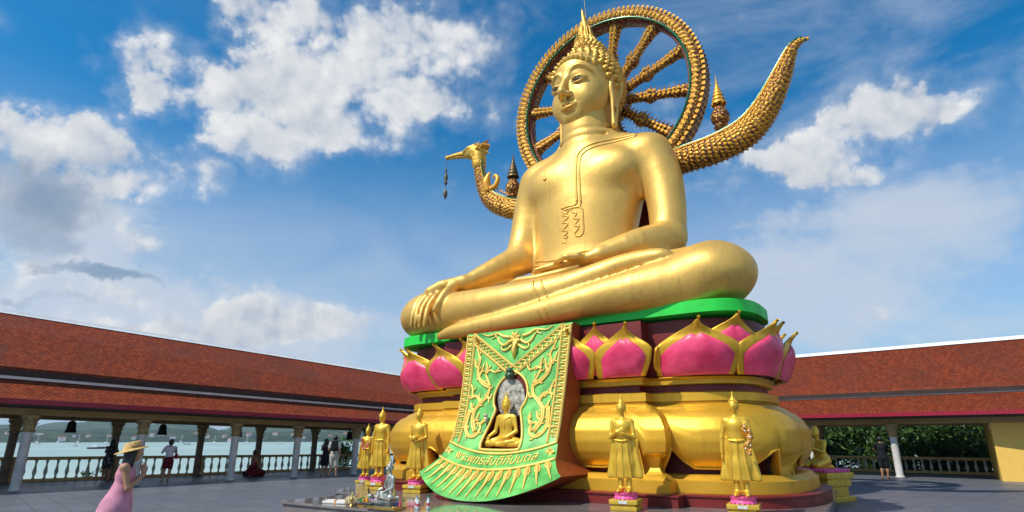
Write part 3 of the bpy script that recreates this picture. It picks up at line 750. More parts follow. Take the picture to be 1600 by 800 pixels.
# ------------------------------------------------------------------ the great seated statue
GOLDM = gold('statue_gold_paint', (.78, .475, .115), .55, .45, bump=.016, bscale=3.0, dirt=.5, streak=.28)
GOLDD = gold('statue_gold_detail', (.66, .38, .07), .6, .42, bump=.004, bscale=12, dirt=.4)
EYEB = mat('eye_black', (.02, .02, .025), .3)
def shx(z): return .075*(min(z, 11.0)-4.7)
def U(p): return (p[0]-shx(p[2]), p[1], p[2])
def warp_np(P):
    Q = P.copy(); Q[:, 0] += .075*(np.minimum(P[:, 2], 11.0)-4.7); return Q
def warp_mb(m):
    m.v = [(x+shx(z), y, z) for x, y, z in m.v]; return m
bud = empty('seated_statue', (OX, OY, 0), OA, 'colossal golden seated statue with one hand reaching over its knee', 'statue')
def big_buddha():
    S = SDF((-6.2, -3.2, 4.2), (6.2, 3.4, 12.2), .055)
    A = S.cone; E = S.ell
    # trunk
    E((0, 1.2, 5.7), (2.3, 1.5, 1.3), .1)
    E((0, 1.05, 7.0), (1.76, 1.12, 2.1), .7)
    E((0, 1.15, 9.1), (1.86, 1.15, 1.7), .8)
    A((-1.6, 1.25, 10.1), (1.6, 1.25, 10.1), .74, .74, .7)
    for s in (-1, 1):
        E((s*.92, .48, 9.75), (.90, .42, .60), .4)
        A((s*.1, 1.3, 11.3), (s*1.75, 1.3, 10.55), .50, .36, .6)
    A((0, 1.15, 10.6), (0, 1.05, 12.1), .93, .86, .45)
    # left arm (in the lap) and right arm (over the knee)
    S.path([(2.10, 1.25, 10.22), (2.50, 1.2, 9.3), (2.72, 1.05, 8.2), (2.82, .85, 7.25)], [.70, .62, .56, .52], .30, n=3)
    S.path([(2.82, .80, 7.2), (2.3, -.2, 6.85), (1.5, -.9, 6.5)], [.54, .46, .32], .12, n=3)
    S.path([(-2.02, 1.25, 10.2), (-2.22, 1.15, 9.2), (-2.28, .95, 8.2), (-2.22, .60, 7.4)], [.70, .62, .54, .50], .35, n=3)
    S.path([(-2.22, .55, 7.35), (-2.55, -.3, 6.85), (-3.05, -1.15, 6.30)], [.50, .40, .26], .2, n=3)
    # folded legs
    A((-1.2, 1.0, 5.7), (-4.25, -.7, 5.48), 1.0, .84, .3)
    E((-4.35, -1.0, 5.42), (1.14, 1.02, .80), .3)
    A((1.2, 1.0, 5.8), (4.45, -.55, 5.55), 1.04, .86, .3)
    E((4.45, -.92, 5.46), (1.15, 1.04, .80), .3)
    E((0, -.5, 5.2), (3.6, 1.4, .70), .3)
    E((0, -.2, 5.8), (1.9, 1.0, .50), .4)
    # lower shin and foot (left leg), tucked along the front edge
    S.path([(4.2, -1.15, 5.30), (2.2, -1.78, 5.10), (.6, -1.98, 4.88), (-.8, -2.05, 4.74), (-2.0, -2.05, 4.66), (-2.7, -2.02, 4.62), (-3.15, -1.98, 4.56)], [.78, .48, .37, .30, .25, .20, .12], .12, n=3)
    # upper shin and foot (right leg), crossing over it
    S.path([(-4.1, -1.2, 5.36), (-1.6, -1.78, 5.32), (.5, -1.74, 5.42), (1.5, -1.62, 5.66), (2.4, -1.5, 5.92), (3.15, -1.38, 6.02), (3.62, -1.28, 5.96)], [.70, .53, .46, .36, .29, .25, .17], .07, n=3)
    E((3.30, -1.45, 6.02), (.44, .24, .20), .08)
    # flatten on the slab
    base = S.F; zz = S.ax[2]
    # grooves at the neck
    for zc in (11.15, 11.42):
        n = 40
        for i in range(n):
            a = 2*pi*i/n; b = 2*pi*(i+1)/n; r = .93
            A((r*cos(a), 1.1+r*sin(a), zc-.10*-sin(a)), (r*cos(b), 1.1+r*sin(b), zc-.10*-sin(b)), .035, .035, .06, op='sub')
    # left hand lying in the lap, palm up
    S.path([(1.5, -.9, 6.5), (.9, -1.15, 6.35), (.45, -1.2, 6.28)], [.32, .30, .26], .12, flat=(0, 0, 1), f=.6)
    for j, (dy, L) in enumerate(((-.22, .62), (-.06, .76), (.10, .82), (.25, .72))):
        S.path([(.55, -1.2+dy, 6.27), (.2, -1.28+dy, 6.25), (.45-L, -1.34+dy, 6.20)], [.11, .10, .07], .05)
    S.path([(1.1, -1.45, 6.42), (.8, -1.62, 6.40), (.5, -1.60, 6.34)], [.12, .10, .08], .06)
    # right hand: back of the hand, four fingers down over the knee, thumb to the side
    S.path([U((-3.0, -1.2, 6.33)), U((-3.5, -1.5, 6.13)), U((-3.85, -1.62, 5.98))], [.26, .33, .30], .12, flat=(0, .6, .8), f=.62)
    fing = [[(-4.1, -1.5, 6.10), (-4.21, -1.7, 5.92), (-4.27, -1.93, 5.62), (-4.25, -2.03, 5.28), (-4.29, -2.03, 4.95)],
            [(-3.91, -1.55, 6.08), (-4.0, -1.8, 5.86), (-4.06, -2.0, 5.54), (-4.04, -2.10, 5.17), (-4.07, -2.08, 4.90)],
            [(-3.75, -1.55, 6.03), (-3.76, -1.88, 5.78), (-3.84, -2.05, 5.48), (-3.84, -2.14, 5.14), (-3.88, -2.12, 4.87)],
            [(-3.59, -1.55, 6.02), (-3.50, -1.93, 5.78), (-3.60, -2.1, 5.44), (-3.60, -2.18, 5.12), (-3.65, -2.17, 4.88)]]
    for f in fing: S.path([U((p[0]*1.035+.14, p[1], p[2])) for p in f], [.11, .105, .092, .085, .07], .015, n=3)
    S.path([U(p) for p in [(-3.05, -1.5, 6.16), (-3.09, -1.85, 5.92), (-3.14, -2.08, 5.60), (-3.25, -2.15, 5.34)]], [.15, .14, .125, .10], .06, n=3)
    o = S.build('body', GOLDM, bud, warp_np)
    # robe: the folded sash over the chest, belt and hems, all raised lines lying on the skin
    def skin(pts, d=(0, 1, 0), lift=.0, n=5, start=-3.0):
        q = smoothpts([(x-shx(z), z) for x, z in pts], n); out = []
        for x, z in q:
            h = S.hit((x, start, z), d, .05)
            if h is not None: out.append((h[0], h[1]-lift, h[2]))
        return out
    m = MB()
    s1 = [(2.34, 10.72), (1.82, 10.70), (1.21, 10.58), (.80, 10.41), (.64, 10.2), (.62, 9.7), (.64, 9.0), (.66, 8.62)]
    s2 = [(2.34, 10.84), (1.55, 10.82), (.85, 10.62), (.55, 10.38), (.50, 10.1), (.50, 9.6), (.52, 9.0), (.53, 8.66)]
    for s in (s1, s2): m.tube(skin(s), .036, 6)
    m.tube(skin([(.66, 8.62), (.60, 8.50), (.35, 8.50), (.02, 8.47)]), .032, 6); m.tube(skin([(.53, 8.66), (.45, 8.58), (.2, 8.58), (-.03, 8.55)]), .032, 6)
    for pts in ([(.28, 8.50), (.20, 8.40), (.02, 8.32), (.16, 8.28), (.20, 8.20), (.0, 8.08), (.14, 8.05), (.18, 7.96), (-.02, 7.82), (.13, 7.80), (.16, 7.70), (.02, 7.60), (.14, 7.56), (.17, 7.62)],
                [(.32, 8.50), (.36, 8.36), (.50, 8.30), (.45, 8.20), (.40, 8.14), (.56, 8.10), (.48, 7.98), (.42, 7.90), (.56, 7.86), (.50, 7.74), (.42, 7.66), (.46, 7.56), (.58, 7.54), (.66, 7.60)],
                [(.60, 8.48), (.70, 8.36), (.70, 8.1), (.71, 7.9), (.70, 7.7), (.66, 7.58)],
                [(-.02, 8.47), (.12, 8.38), (.18, 8.34)]):
        m.tube(skin(pts), .028, 6)
    warp_mb(m).build('robe_sash', GOLDM, bud, smooth=True)
    def edge(pts, r): m = MB(); m.tube(skin(pts), r, 6); warp_mb(m).build('robe_edge', GOLDM, bud, smooth=True)
    edge([(-1.25, 7.12), (-.97, 7.05), (-.46, 6.92), (.11, 6.95), (.6, 7.02), (1.1, 7.03), (1.55, 6.96)], .038)
    edge([(-1.35, 6.98), (-.97, 6.88), (-.46, 6.72), (.11, 6.76), (.7, 6.86), (1.3, 6.84)], .03)
    for pts in ([(.42, 5.72), (.50, 5.55), (.60, 5.35), (.66, 5.20)], [(.18, 5.72), (.26, 5.5), (.38, 5.3), (.44, 5.12)], [(.62, 4.90), (.68, 4.78), (.70, 4.62)], [(.42, 4.88), (.48, 4.76), (.5, 4.60)]):
        edge(pts, .034)
    # lap cloth: the soft pointed fold that shows between hand and shin
    m = MB(); m.tube([(-1.0, -1.72, 5.84), (-.6, -1.75, 5.90), (0, -1.70, 5.90), (.6, -1.65, 5.96), (1.2, -1.55, 6.05)], [.10, .16, .17, .16, .12], 10, flat=.7)
    warp_mb(m).build('lap_cloth', GOLDM, bud, smooth=True)
    m = MB()
    for (cx, cz, s) in ((-1.02, 9.75, -1),):
        h = S.hit((cx, -3, cz), (0, 1, 0), .05); m.sph((h[0], h[1]+.01, h[2]), (.07, .05, .07), 10, 6)
    h = S.hit((-.16, -3, 7.42), (0, 1, 0), .05); m.sph((h[0], h[1]+.03, h[2]), (.09, .05, .06), 10, 6)
    warp_mb(m).build('chest_mark', GOLDD, bud, smooth=True)
    return S
big_buddha()

def buddha_head():
    cx, cy, cz = .47, 1.0, 12.9
    H = SDF((-1.5, -1.75, -1.7), (1.5, 1.7, 2.3), .028)
    A = H.cone; E = H.ell
    E((0, .15, .42), (1.10, 1.18, 1.30), .1)
    E((0, -.12, -.30), (.96, .92, 1.08), .35)
    E((0, -.55, -.98), (.40, .34, .30), .35)
    E((0, -.45, .75), (.80, .55, .60), .4)
    for s in (-1, 1):
        E((s*.48, -.58, -.42), (.40, .36, .42), .30)
        E((s*.44, -1.20, .13), (.34, .22, .18), .10, op='sub')
        # brow arch
        H.path([(s*.10, -1.06, .26), (s*.20, -1.07, .47), (s*.42, -1.05, .60), (s*.66, -.93, .55), (s*.86, -.74, .36)], [.05, .06, .058, .05, .025], .06, n=4)
        # eyeball and lids
        E((s*.45, -.88, .10), (.29, .20, .15), .03)
        H.path([(s*.19, -1.02, .07), (s*.32, -1.085, .12), (s*.47, -1.09, .15), (s*.62, -1.03, .13), (s*.76, -.90, .09)], [.022, .034, .038, .034, .02], .03, n=3)
        H.path([(s*.20, -1.02, .03), (s*.36, -1.06, -.03), (s*.52, -1.05, -.035), (s*.72, -.93, .03)], [.018, .024, .024, .014], .03, n=3)
        E((s*.15, -1.12, -.40), (.13, .14, .105), .07)
    A((0, -1.03, .38), (0, -1.30, -.30), .085, .135, .12)
    E((0, -1.30, -.36), (.13, .12, .11), .08)
    for s in (-1, 1): E((s*.085, -1.27, -.485), (.045, .06, .035), .03, op='sub')
    H.path([(0, -1.13, -.52), (0, -1.10, -.62)], [.05, .04], .06)
    # mouth: bowed lips, corners lifted
    H.path([(-.47, -.84, -.64), (-.26, -1.00, -.710), (-.09, -1.10, -.690), (0, -1.11, -.715), (.09, -1.10, -.690), (.26, -1.00, -.710), (.47, -.84, -.64)], [.018, .040, .052, .048, .052, .040, .018], .035, n=4)
    H.path([(-.42, -.88, -.70), (-.20, -1.02, -.795), (0, -1.06, -.82), (.20, -1.02, -.795), (.42, -.88, -.70)], [.016, .045, .060, .045, .016], .035, n=4)
    H.path([(-.46, -.92, -.675), (-.22, -1.09, -.752), (0, -1.15, -.765), (.22, -1.09, -.752), (.46, -.92, -.675)], [.012, .018, .02, .018, .012], .02, op='sub', n=4)
    E((0, -.98, -.93), (.22, .10, .05), .08, op='sub')
    def wp(P): return P+np.array([cx, cy, cz])
    head = H.build('head', GOLDM, bud, wp, relax=1)
    def sk(x, z, y0=-1.7): return H.hit((x, y0, z), (0, 1, 0), .02)
    # eyes: dark half-closed slits under the lids
    for s in (-1, 1):
        m = MB(); vs = []
        up = [(.22, .045), (.33, .070), (.45, .085), (.57, .080), (.72, .060)]; lo = [(.22, .035), (.33, .020), (.45, .012), (.57, .020), (.72, .05)]
        for (x, z) in up: h = sk(s*x, z); vs.append((h[0]+cx, h[1]+cy-.012, h[2]+cz))
        for (x, z) in lo: h = sk(s*x, z); vs.append((h[0]+cx, h[1]+cy-.012, h[2]+cz))
        fs = [(i, i+1, 6+i, 5+i) for i in range(4)]
        m.add(vs, fs); m.build('eye', mat('eye_white', (.50, .45, .30), .6, spec=.1), head)
        h = sk(s*.45, .048); m = MB(); m.sph((h[0]+cx, h[1]+cy-.005, h[2]+cz), (.105, .022, .040), 12, 6)
        e = [(s*.24, .07), (s*.33, .10), (s*.45, .122), (s*.57, .11), (s*.72, .075)]
        m.tube([(lambda q: (q[0]+cx, q[1]+cy-.004, q[2]+cz))(sk(*p)) for p in e], [.008, .014, .018, .014, .008], 6)
        m.build('pupil', EYEB, head, smooth=True)
    # long-lobed ears
    for s in (-1, 1):
        G = SDF((-.5, -.6, -1.9), (.5, .6, .6), .03)
        G.path([(0, -.10, .28), (.05, .14, .42), (.08, .30, .25), (.06, .26, -.2), (.03, .08, -.6), (.0, .0, -1.1), (-.02, -.06, -1.55)], [.10, .09, .09, .08, .08, .09, .10], .05, n=4)
        G.path([(0, -.14, .25), (0, -.18, -.1), (0, -.12, -.5), (0, -.14, -1.0), (0, -.12, -1.5)], [.09, .08, .09, .06, .09], .05, n=4)
        G.ell((-.02, .02, -.05), (.06, .26, .48), .05); G.path([(0, 0, -.35), (0, -.03, -.7)], [.14, .10], .05, flat=(1, 0, 0), f=.5)
        G.cone((.0, -.03, -.85), (.0, -.08, -1.30), .045, .03, .03, op='sub')
        G.build('ear', GOLDM, bud, lambda P, s=s: np.stack([cx+s*(1.10+P[:, 0]), cy+.12+P[:, 1], cz+.02+P[:, 2]*.98], 1) if s > 0 else np.stack([cx-1.10-P[:, 0], cy+.12+P[:, 1], cz+.02+P[:, 2]*.98], 1))
    # hair: rows of pointed curls over a cap, crown bun, flame finial
    Hh = SDF((-1.5, -1.6, -.8), (1.5, 1.8, 2.9), .045)
    Hh.ell((0, .20, .42), (1.15, 1.20, 1.36), .05); Hh.ell((0, .30, 1.72), (.62, .62, .62), .35)
    # cut the face opening away: keep what lies above/behind the hairline
    X, Y, Z = np.meshgrid(*Hh.ax, indexing='ij', sparse=True)
    def hair_z(x, y=None): return .98 - .42*np.abs(x)**2.0
    plane = (hair_z(X) - Z - np.maximum(0, Y+.35)*1.5)*.6
    plane2 = np.maximum(plane, -(Y-.35)*2.0)
    Hh.F = np.maximum(Hh.F, np.minimum(plane, (-.55-Z)*0+plane)).astype(np.float32)
    cap = Hh.build('hair', GOLDD, bud, wp)
    m = MB(); ga = pi*(3-sqrt(5)); N = 1500
    ctr = np.array([0, .20, .55])
    rows = []
    # regular rows of curls by height
    def curl(p, nrm, r):
        nrm = Vector(nrm).normalized(); R = nrm.to_track_quat('Z', 'Y').to_matrix()
        prof = [(1.0, -.3), (1.0, .15), (.75, .55), (.62, .60), (.45, .95), (.0, 1.15)]
        vs = [];
        n = 8
        for (a, b) in prof:
            for k in range(n): vs.append(Vector(p)+R @ Vector((a*r*cos(2*pi*k/n), a*r*sin(2*pi*k/n), b*r)))
        m.add(vs, [(j*n+i, j*n+(i+1) % n, (j+1)*n+(i+1) % n, (j+1)*n+i) for j in range(len(prof)-1) for i in range(n)])
    for j, el in enumerate(np.arange(-35, 66, 10.2)):
        e = radians(el); ncu = max(6, int(2*pi*cos(e)*1.17/.225))
        for i in range(ncu):
            a = 2*pi*(i+.5*(j % 2))/ncu
            q = np.array([1.17*cos(e)*cos(a), .20+1.22*cos(e)*sin(a), .42+1.38*sin(e)])
            if q[2] < .98-.42*abs(q[0])**2.0-max(0, q[1]+.35)*1.5+.06 or (q[1] < .15 and q[2] < .3): continue
            nr = np.array([q[0], (q[1]-.2), (q[2]-.42)*.8]); curl((q[0]+cx, q[1]+cy, q[2]+cz), nr, .125)
    for el in (5, 22, 40, 56):
        e = radians(el); ncu = int(2*pi*cos(e)*.64/.165)
        for i in range(ncu):
            a = 2*pi*(i+.3*(el % 2))/ncu; q = np.array([.63*cos(e)*cos(a), .30+.63*cos(e)*sin(a), 1.72+.63*sin(e)])
            curl((q[0]+cx, q[1]+cy, q[2]+cz), q-np.array([0, .3, 1.72]), .092)
    # forehead hairline row
    for i in range(-7, 8):
        x = i*.15; z = .98-.42*x*x+.03; h = H.hit((x, -1.7, z), (0, 1, 0), .02)
        if h is not None: curl((h[0]+cx, h[1]+cy+.01, h[2]+cz), (x*.6, -1, .35), .10)
    m.build('hair_curls', GOLDD, cap, smooth=True)
    # flame finial: nested wavy leaves around a tapering core
    m = MB(); zb = cz+2.05
    pts = [(cx, cy+.30, zb-.1), (cx, cy+.28, zb+.25), (cx-.01, cy+.25, zb+.65), (cx-.05, cy+.22, zb+1.1), (cx-.10, cy+.20, zb+1.5), (cx-.13, cy+.18, zb+1.85)]
    m.tube(smoothpts(pts, 4), [p for p in np.interp(np.linspace(0, 1, 21), [0, .12, .3, .55, .8, 1], [.38, .40, .28, .15, .08, .02])], 14)
    for k in range(8):
        a = 2*pi*k/8; ca, sa = cos(a), sin(a)
        for (sc, zo, hh) in ((.50, -.05, .62), (.47, .05, .95), (.40, .12, 1.3)):
            for w in (-.12, .12):
                pl = []
                for i in range(13):
                    t = i/12; r = sc*(1-t)**.75*(1+.10*sin(t*14)) ; aa = a+w*2.2*(1-t)+.10*sin(t*11)
                    pl.append((cx-.13*t*(hh/1.8)+r*cos(aa)*.92, cy+.28-.1*t+r*sin(aa)*.92, zb+zo+hh*t))
                m.tube(pl, [.055*(1-.6*i/12) for i in range(13)], 6)
    for rr in (.05, .12, .19):           # spiral boss on the front
        m.tube([(cx-.02+rr*cos(t), cy-.20-.02*rr, zb+.22+rr*1.15*sin(t)) for t in np.linspace(0, 2*pi, 17)], .028, 6)
    m.build('flame_finial', GOLDD, bud, smooth=True)
buddha_head()
def turn_head():
    th = radians(-11); cx, cy = .47, 1.0; c, s_ = cos(th), sin(th)
    for o in bud.children:
        if o.name.split('.')[0] in ('head', 'ear', 'hair', 'flame_finial'):
            o.rotation_euler = (0, 0, th); o.location = (cx-(c*cx-s_*cy), cy-(s_*cx+c*cy), 0)
turn_head()
# ------------------------------------------------------------------ ornate wheel and bird-headed barge behind the statue
def ornate(name, base=(.75, .44, .07), gap=(.10, .03, .02), green=.22, sc=9):
    m = bpy.data.materials.new(name); m.use_nodes = True; t = NT(m.node_tree); b = t.n['Principled BSDF']
    tc = t.node('ShaderNodeTexCoord').outputs['Object']
    vo = t.node('ShaderNodeTexVoronoi'); t.put(vo.inputs['Vector'], tc); vo.inputs['Scale'].default_value = sc
    n = t.noise(tc, 2.5, 6, .65); d = vo.outputs['Distance']; cr, cg, cb = t.sep(vo.outputs['Color'])
    c = t.mix(t.mr(n, .35, .7), base, tuple(x*.62 for x in base))
    c = t.mix(t.mr(d, .30, .55), c, gap)
    gm = t.m('MULTIPLY', t.m('GREATER_THAN', cr, 1-green), t.m('LESS_THAN', d, .32))
    c = t.mix(gm, c, (.01, .11, .045))
    t.put(b.inputs['Base Color'], c); t.put(b.inputs['Metallic'], t.m('MULTIPLY_ADD', gm, -.3, .50)); t.put(b.inputs['Roughness'], t.m('MULTIPLY_ADD', gm, -.22, .42))
    bn = t.node('ShaderNodeBump'); bn.inputs['Strength'].default_value = 1; bn.inputs['Distance'].default_value = .05
    t.put(bn.inputs['Height'], t.m('SUBTRACT', 1.0, d)); t.l.new(bn.outputs[0], b.inputs['Normal'])
    return m
M_ORN = ornate('glass_inlaid_gold', base=(.78, .40, .05), gap=(.16, .05, .02), sc=11); M_LEAF = gold('ornament_gold', (.80, .40, .045), .42, .45, dirt=.5, streak=.12)
M_ORNG = mat('green_glass_trim', (.01, .13, .05), .2, metal=.2, var=.3, vscale=14)
M_REDD = mat('dark_red_trim', (.16, .02, .015), .55)
def leaf(mb, p, d, nrm, L, w, curl=.35, mi=0):
    """one small pointed scale, lying along d and lifting off along nrm"""
    p = Vector(p); d = Vector(d).normalized(); nrm = Vector(nrm); nrm = (nrm-d*nrm.dot(d)).normalized(); s = d.cross(nrm)
    vs = [p-s*w*.8, p+s*w*.8, p+d*L*.45+s*w+nrm*L*.16, p+d*L*.45-s*w+nrm*L*.16, p+d*L+nrm*L*curl, p+d*L*.45+nrm*L*.30, p+nrm*L*.10]
    mb.add(vs, [(0, 6, 5, 3), (6, 1, 2, 5), (3, 5, 4), (5, 2, 4), (0, 3, 4, 2, 1)], mi)
WC = Vector((.60, 2.4, 13.38)); WR = 3.72; WI = 3.16
wh = empty('halo_wheel', (OX, OY, 0), OA, 'huge gold spoked wheel standing behind the head of the great seated statue', 'wheel')
def wheel():
    def P(a, r, y): return (WC.x+r*sin(a), WC.y+y, WC.z+r*cos(a))
    n = 120; m = MB(); sec = [(WI, -.22), (WI+.06, -.34), (WI+.30, -.42), (WR-.22, -.40), (WR-.04, -.25), (WR-.04, .25), (WR-.22, .38), (WI+.1, .36), (WI, .22)]
    vs = [P(2*pi*i/n, r, y) for i in range(n) for r, y in sec]; k = len(sec)
    m.add(vs, [(i*k+j, i*k+(j+1) % k, ((i+1) % n)*k+(j+1) % k, ((i+1) % n)*k+j) for i in range(n) for j in range(k)])
    rim = m.build('rim', M_ORN, wh, smooth=True, sharp=35)
    m = MB()
    N = 116
    for i in range(N):
        a = 2*pi*i/N; rad = Vector((sin(a), 0, cos(a))); tan = Vector((cos(a), 0, -sin(a)))
        leaf(m, P(a, WR-.10, -.30), rad*.45+tan*.8, (0, -1, 0), .165, .072, .42)
        leaf(m, P(a, WR-.08, -.05), rad*.25+tan*.9, rad, .165, .072, .42)
        leaf(m, P(a, WR-.08, .20), rad*.25+tan*.9, rad, .165, .072, .42)
        leaf(m, P(a+.02, WR-.36, -.38), rad*.5+tan*.8, (0, -1, 0), .165, .072, .42)
        leaf(m, P(a, WI+.16, -.36), rad, (0, -1, 0), .20, .09, .45)
    m.build('rim_leaves', M_LEAF, rim, smooth=False)
    m = MB(); m.tube([P(2*pi*i/120, WI+.06, -.35) for i in range(121)], .045, 6, cap=False); m.build('green_band', M_ORNG, rim, smooth=True)
    m = MB(); m.tube([P(2*pi*i/120, WI-.02, -.18) for i in range(121)], .05, 6, cap=False); m.build('red_band', M_REDD, rim, smooth=True)
    # hub
    m = MB(); vs = []
    hp = [(0.0, -.62), (.28, -.60), (.42, -.48), (.48, -.38), (.78, -.36), (.92, -.25), (.92, .25), (.0, .30)]
    for r, y in hp:
        for i in range(32): vs.append(P(2*pi*i/32, max(r, .001), y))
    m.add(vs, [(j*32+i, j*32+(i+1) % 32, (j+1)*32+(i+1) % 32, (j+1)*32+i) for j in range(len(hp)-1) for i in range(32)])
    hub = m.build('hub', M_ORN, wh, smooth=True, sharp=35)
    m = MB()
    for i in range(24):
        a = 2*pi*i/24; rad = Vector((sin(a), 0, cos(a)))
        leaf(m, P(a, .62, -.37), rad, (0, -1, 0), .30, .08, .4); leaf(m, P(a+.13, .34, -.50), rad, (0, -1, 0), .24, .07, .4)
    m.build('hub_leaves', M_LEAF, hub)
    for kk in range(12):
        a = 2*pi*(kk+.35)/12; rad = Vector((sin(a), 0, cos(a))); tan = Vector((cos(a), 0, -sin(a)))
        m = MB(); prof = [(.85, .17), (1.35, .155), (1.5, .16), (1.62, .24), (1.74, .27), (1.86, .22), (1.95, .155), (2.35, .15), (2.50, .16), (2.62, .20), (2.85, .19), (3.02, .26), (3.14, .30)]
        m.tube([WC+rad*r for r, w in prof], [w*1.0 for r, w in prof], 10, up=(0, 1, 0), flat=.9)
        sp = m.build('spoke', M_ORN, wh, smooth=True, sharp=40)
        m = MB()
        for r in np.arange(1.0, 3.0, .17):
            w = np.interp(r, [p[0] for p in prof], [p[1] for p in prof])*1.1
            for s in (-1, 1):
                leaf(m, WC+rad*r+tan*s*w*.8+Vector((0, -.06, 0)), rad+tan*s*.8, tan*s, .15, .055, .5)
                leaf(m, WC+rad*r+tan*s*w*.35+Vector((0, -w*.85, 0)), rad, (0, -1, 0), .16, .06, .5)
        m.build('spoke_leaves', M_LEAF, sp)
wheel()
m = MB(); m.tube([(-.04, 2.4, 17.1), (-.04, 2.4, 17.6), (-.10, 2.4, 18.6), (-.10, 2.4, 19.6)], [.035, .025, .018, .008], 6)
m.build('lightning_rod', mat('dark_metal', (.05, .05, .05), .4, metal=.8), wh)

bg = empty('bird_headed_barge', (OX, OY, 0), OA, 'ornate gold barge with a bird head prow and upswept tail behind the great statue', 'barge')
def barge():
    BY = 2.2
    C = [(-5.04, 12.50), (-4.98, 11.95), (-4.80, 11.35), (-4.48, 10.78), (-4.05, 10.40), (-3.45, 10.09), (-2.4, 9.78), (-.8, 9.58), (1.0, 9.70), (2.4, 9.98), (3.05, 10.22), (4.3, 10.34), (5.24, 10.62), (5.88, 11.22), (6.45, 12.15), (6.85, 12.95), (7.10, 13.16), (7.33, 13.16)]
    Rr = [.26, .24, .28, .34, .37, .38, .42, .46, .46, .44, .43, .45, .45, .39, .29, .16, .09, .04]
    q = smoothpts([(x, z, r) for (x, z), r in zip(C, Rr)], 7)
    pts = [Vector((p[0], BY, p[1])) for p in q]; rs = [p[2] for p in q]
    m = MB(); m.tube(pts, rs, 18, up=(0, 1, 0), flat=.85); hull = m.build('hull', M_ORN, bg, smooth=True, sharp=60)
    # overlapping scales round the hull
    m = MB(); acc = 0
    for i in range(1, len(pts)-1):
        acc += (pts[i]-pts[i-1]).length
        if acc < .105: continue
        acc = 0; t = (pts[i+1]-pts[i-1]).normalized()
        if pts[i].x < -2: dirn = -t
        else: dirn = t
        a1 = Vector((0, 1, 0)); b1 = t.cross(a1); r = rs[i]
        if -2.2 < pts[i].x < 2.0: continue
        nn = max(8, int(2*pi*r/.13))
        for k in range(nn):
            th = 2*pi*(k+.5*(i % 2))/nn; nr = a1*cos(th)*.85+b1*sin(th)
            leaf(m, pts[i]+nr*r*.97, dirn*.85-Vector((0, 0, .25)), nr, .13*min(1, .5+r), .058*min(1, .5+r), .36)
    m.build('scales', M_LEAF, hull)
    # trims along the upper flank
    for dz, rad, mt, nm in ((.62, .045, M_ORNG, 'green_trim'), (.50, .022, M_LEAF, 'gold_trim'), (.74, .028, M_LEAF, 'gold_trim')):
        line = []
        for i in range(0, len(pts), 2):
            t = (pts[min(i+1, len(pts)-1)]-pts[max(i-1, 0)]).normalized(); b1 = t.cross(Vector((0, 1, 0))); up = b1 if b1.z > 0 or pts[i].x > 5 or pts[i].x < -4 else -b1
            if pts[i].x < -3 and up.x < 0: up = -up
            if pts[i].x > 3 and up.x > 0: up = -up
            if -3 <= pts[i].x <= 3 and up.z < 0: up = -up
            ang = dz; line.append(pts[i]+(up*sin(ang*pi/2)+Vector((0, -1, 0))*cos(ang*pi/2)*.85)*rs[i]*1.06)
        m = MB(); m.tube(line, rad, 6); m.build(nm, mt, hull, smooth=True)
    # bird head
    G = SDF((-7.1, 1.6, 12.1), (-4.3, 2.8, 13.6), .03)
    G.path([(-5.03, 2.2, 12.35), (-5.05, 2.2, 12.75), (-5.20, 2.2, 12.98)], [.28, .30, .32], .1)
    G.ell((-5.28, 2.2, 13.0), (.44, .27, .26), .15)
    G.path([(-5.5, 2.2, 13.0), (-5.9, 2.2, 13.06), (-6.4, 2.2, 13.12), (-6.78, 2.2, 13.16)], [.22, .16, .12, .085], .12)
    G.cone((-6.75, 2.2, 13.18), (-6.84, 2.2, 13.30), .06, .02, .05)
    G.cone((-5.0, 2.2, 13.05), (-4.68, 2.2, 13.28), .20, .02, .12, flat=(0, 1, 0), f=.7); G.cone((-4.95, 2.2, 12.9), (-4.66, 2.2, 13.15), .14, .02, .12)
    G.path([(-5.7, 1.98, 13.05), (-5.4, 1.92, 13.12), (-5.1, 1.93, 13.18)], [.05, .07, .03], .05)
    G.path([(-6.7, 2.2, 13.10), (-6.2, 2.2, 13.04), (-5.7, 2.2, 12.93)], [.012, .02, .02], .02, op='sub', flat=(0, 1, 0), f=9)
    hd = G.build('bird_head', gold('bird_head_gold', (.72, .43, .06), .5, .42, bump=.02, bscale=12, dirt=.7), bg)
    for s in (-1, 1):
        m = MB(); m.sph((-5.36, 2.2+s*.25, 13.03), (.09, .05, .055), 10, 6); m.build('eye', EYEB, hd, smooth=True)
        m = MB(); m.tube([(-5.36+.12*cos(t), 2.2+s*.25, 13.03+.085*sin(t)) for t in np.linspace(0, 2*pi, 15)], .022, 5); m.build('eye_ring', M_LEAF, hd, smooth=True)
    m = MB()
    for i in range(9): leaf(m, (-5.55+.1*i, 2.2, 13.12+.01*i), (.95, 0, .4), (-1, 0, 1), .20+.012*i, .06, .3)
    for i in range(8): leaf(m, (-4.95+.03*i, 2.2-.15+.04*i, 13.02), (.8, 0, .45), (0, -1, .2), .30, .08, .3)
    for i in range(7):
        for k in range(9):
            a = 2*pi*(k+.5*(i % 2))/9; leaf(m, (-5.04-.012*i*i*.5+.27*cos(a)*(1-.02*i), 2.2+.26*sin(a), 12.42+.085*i), (0, 0, -1), (cos(a), sin(a), 0), .12, .055, .4)
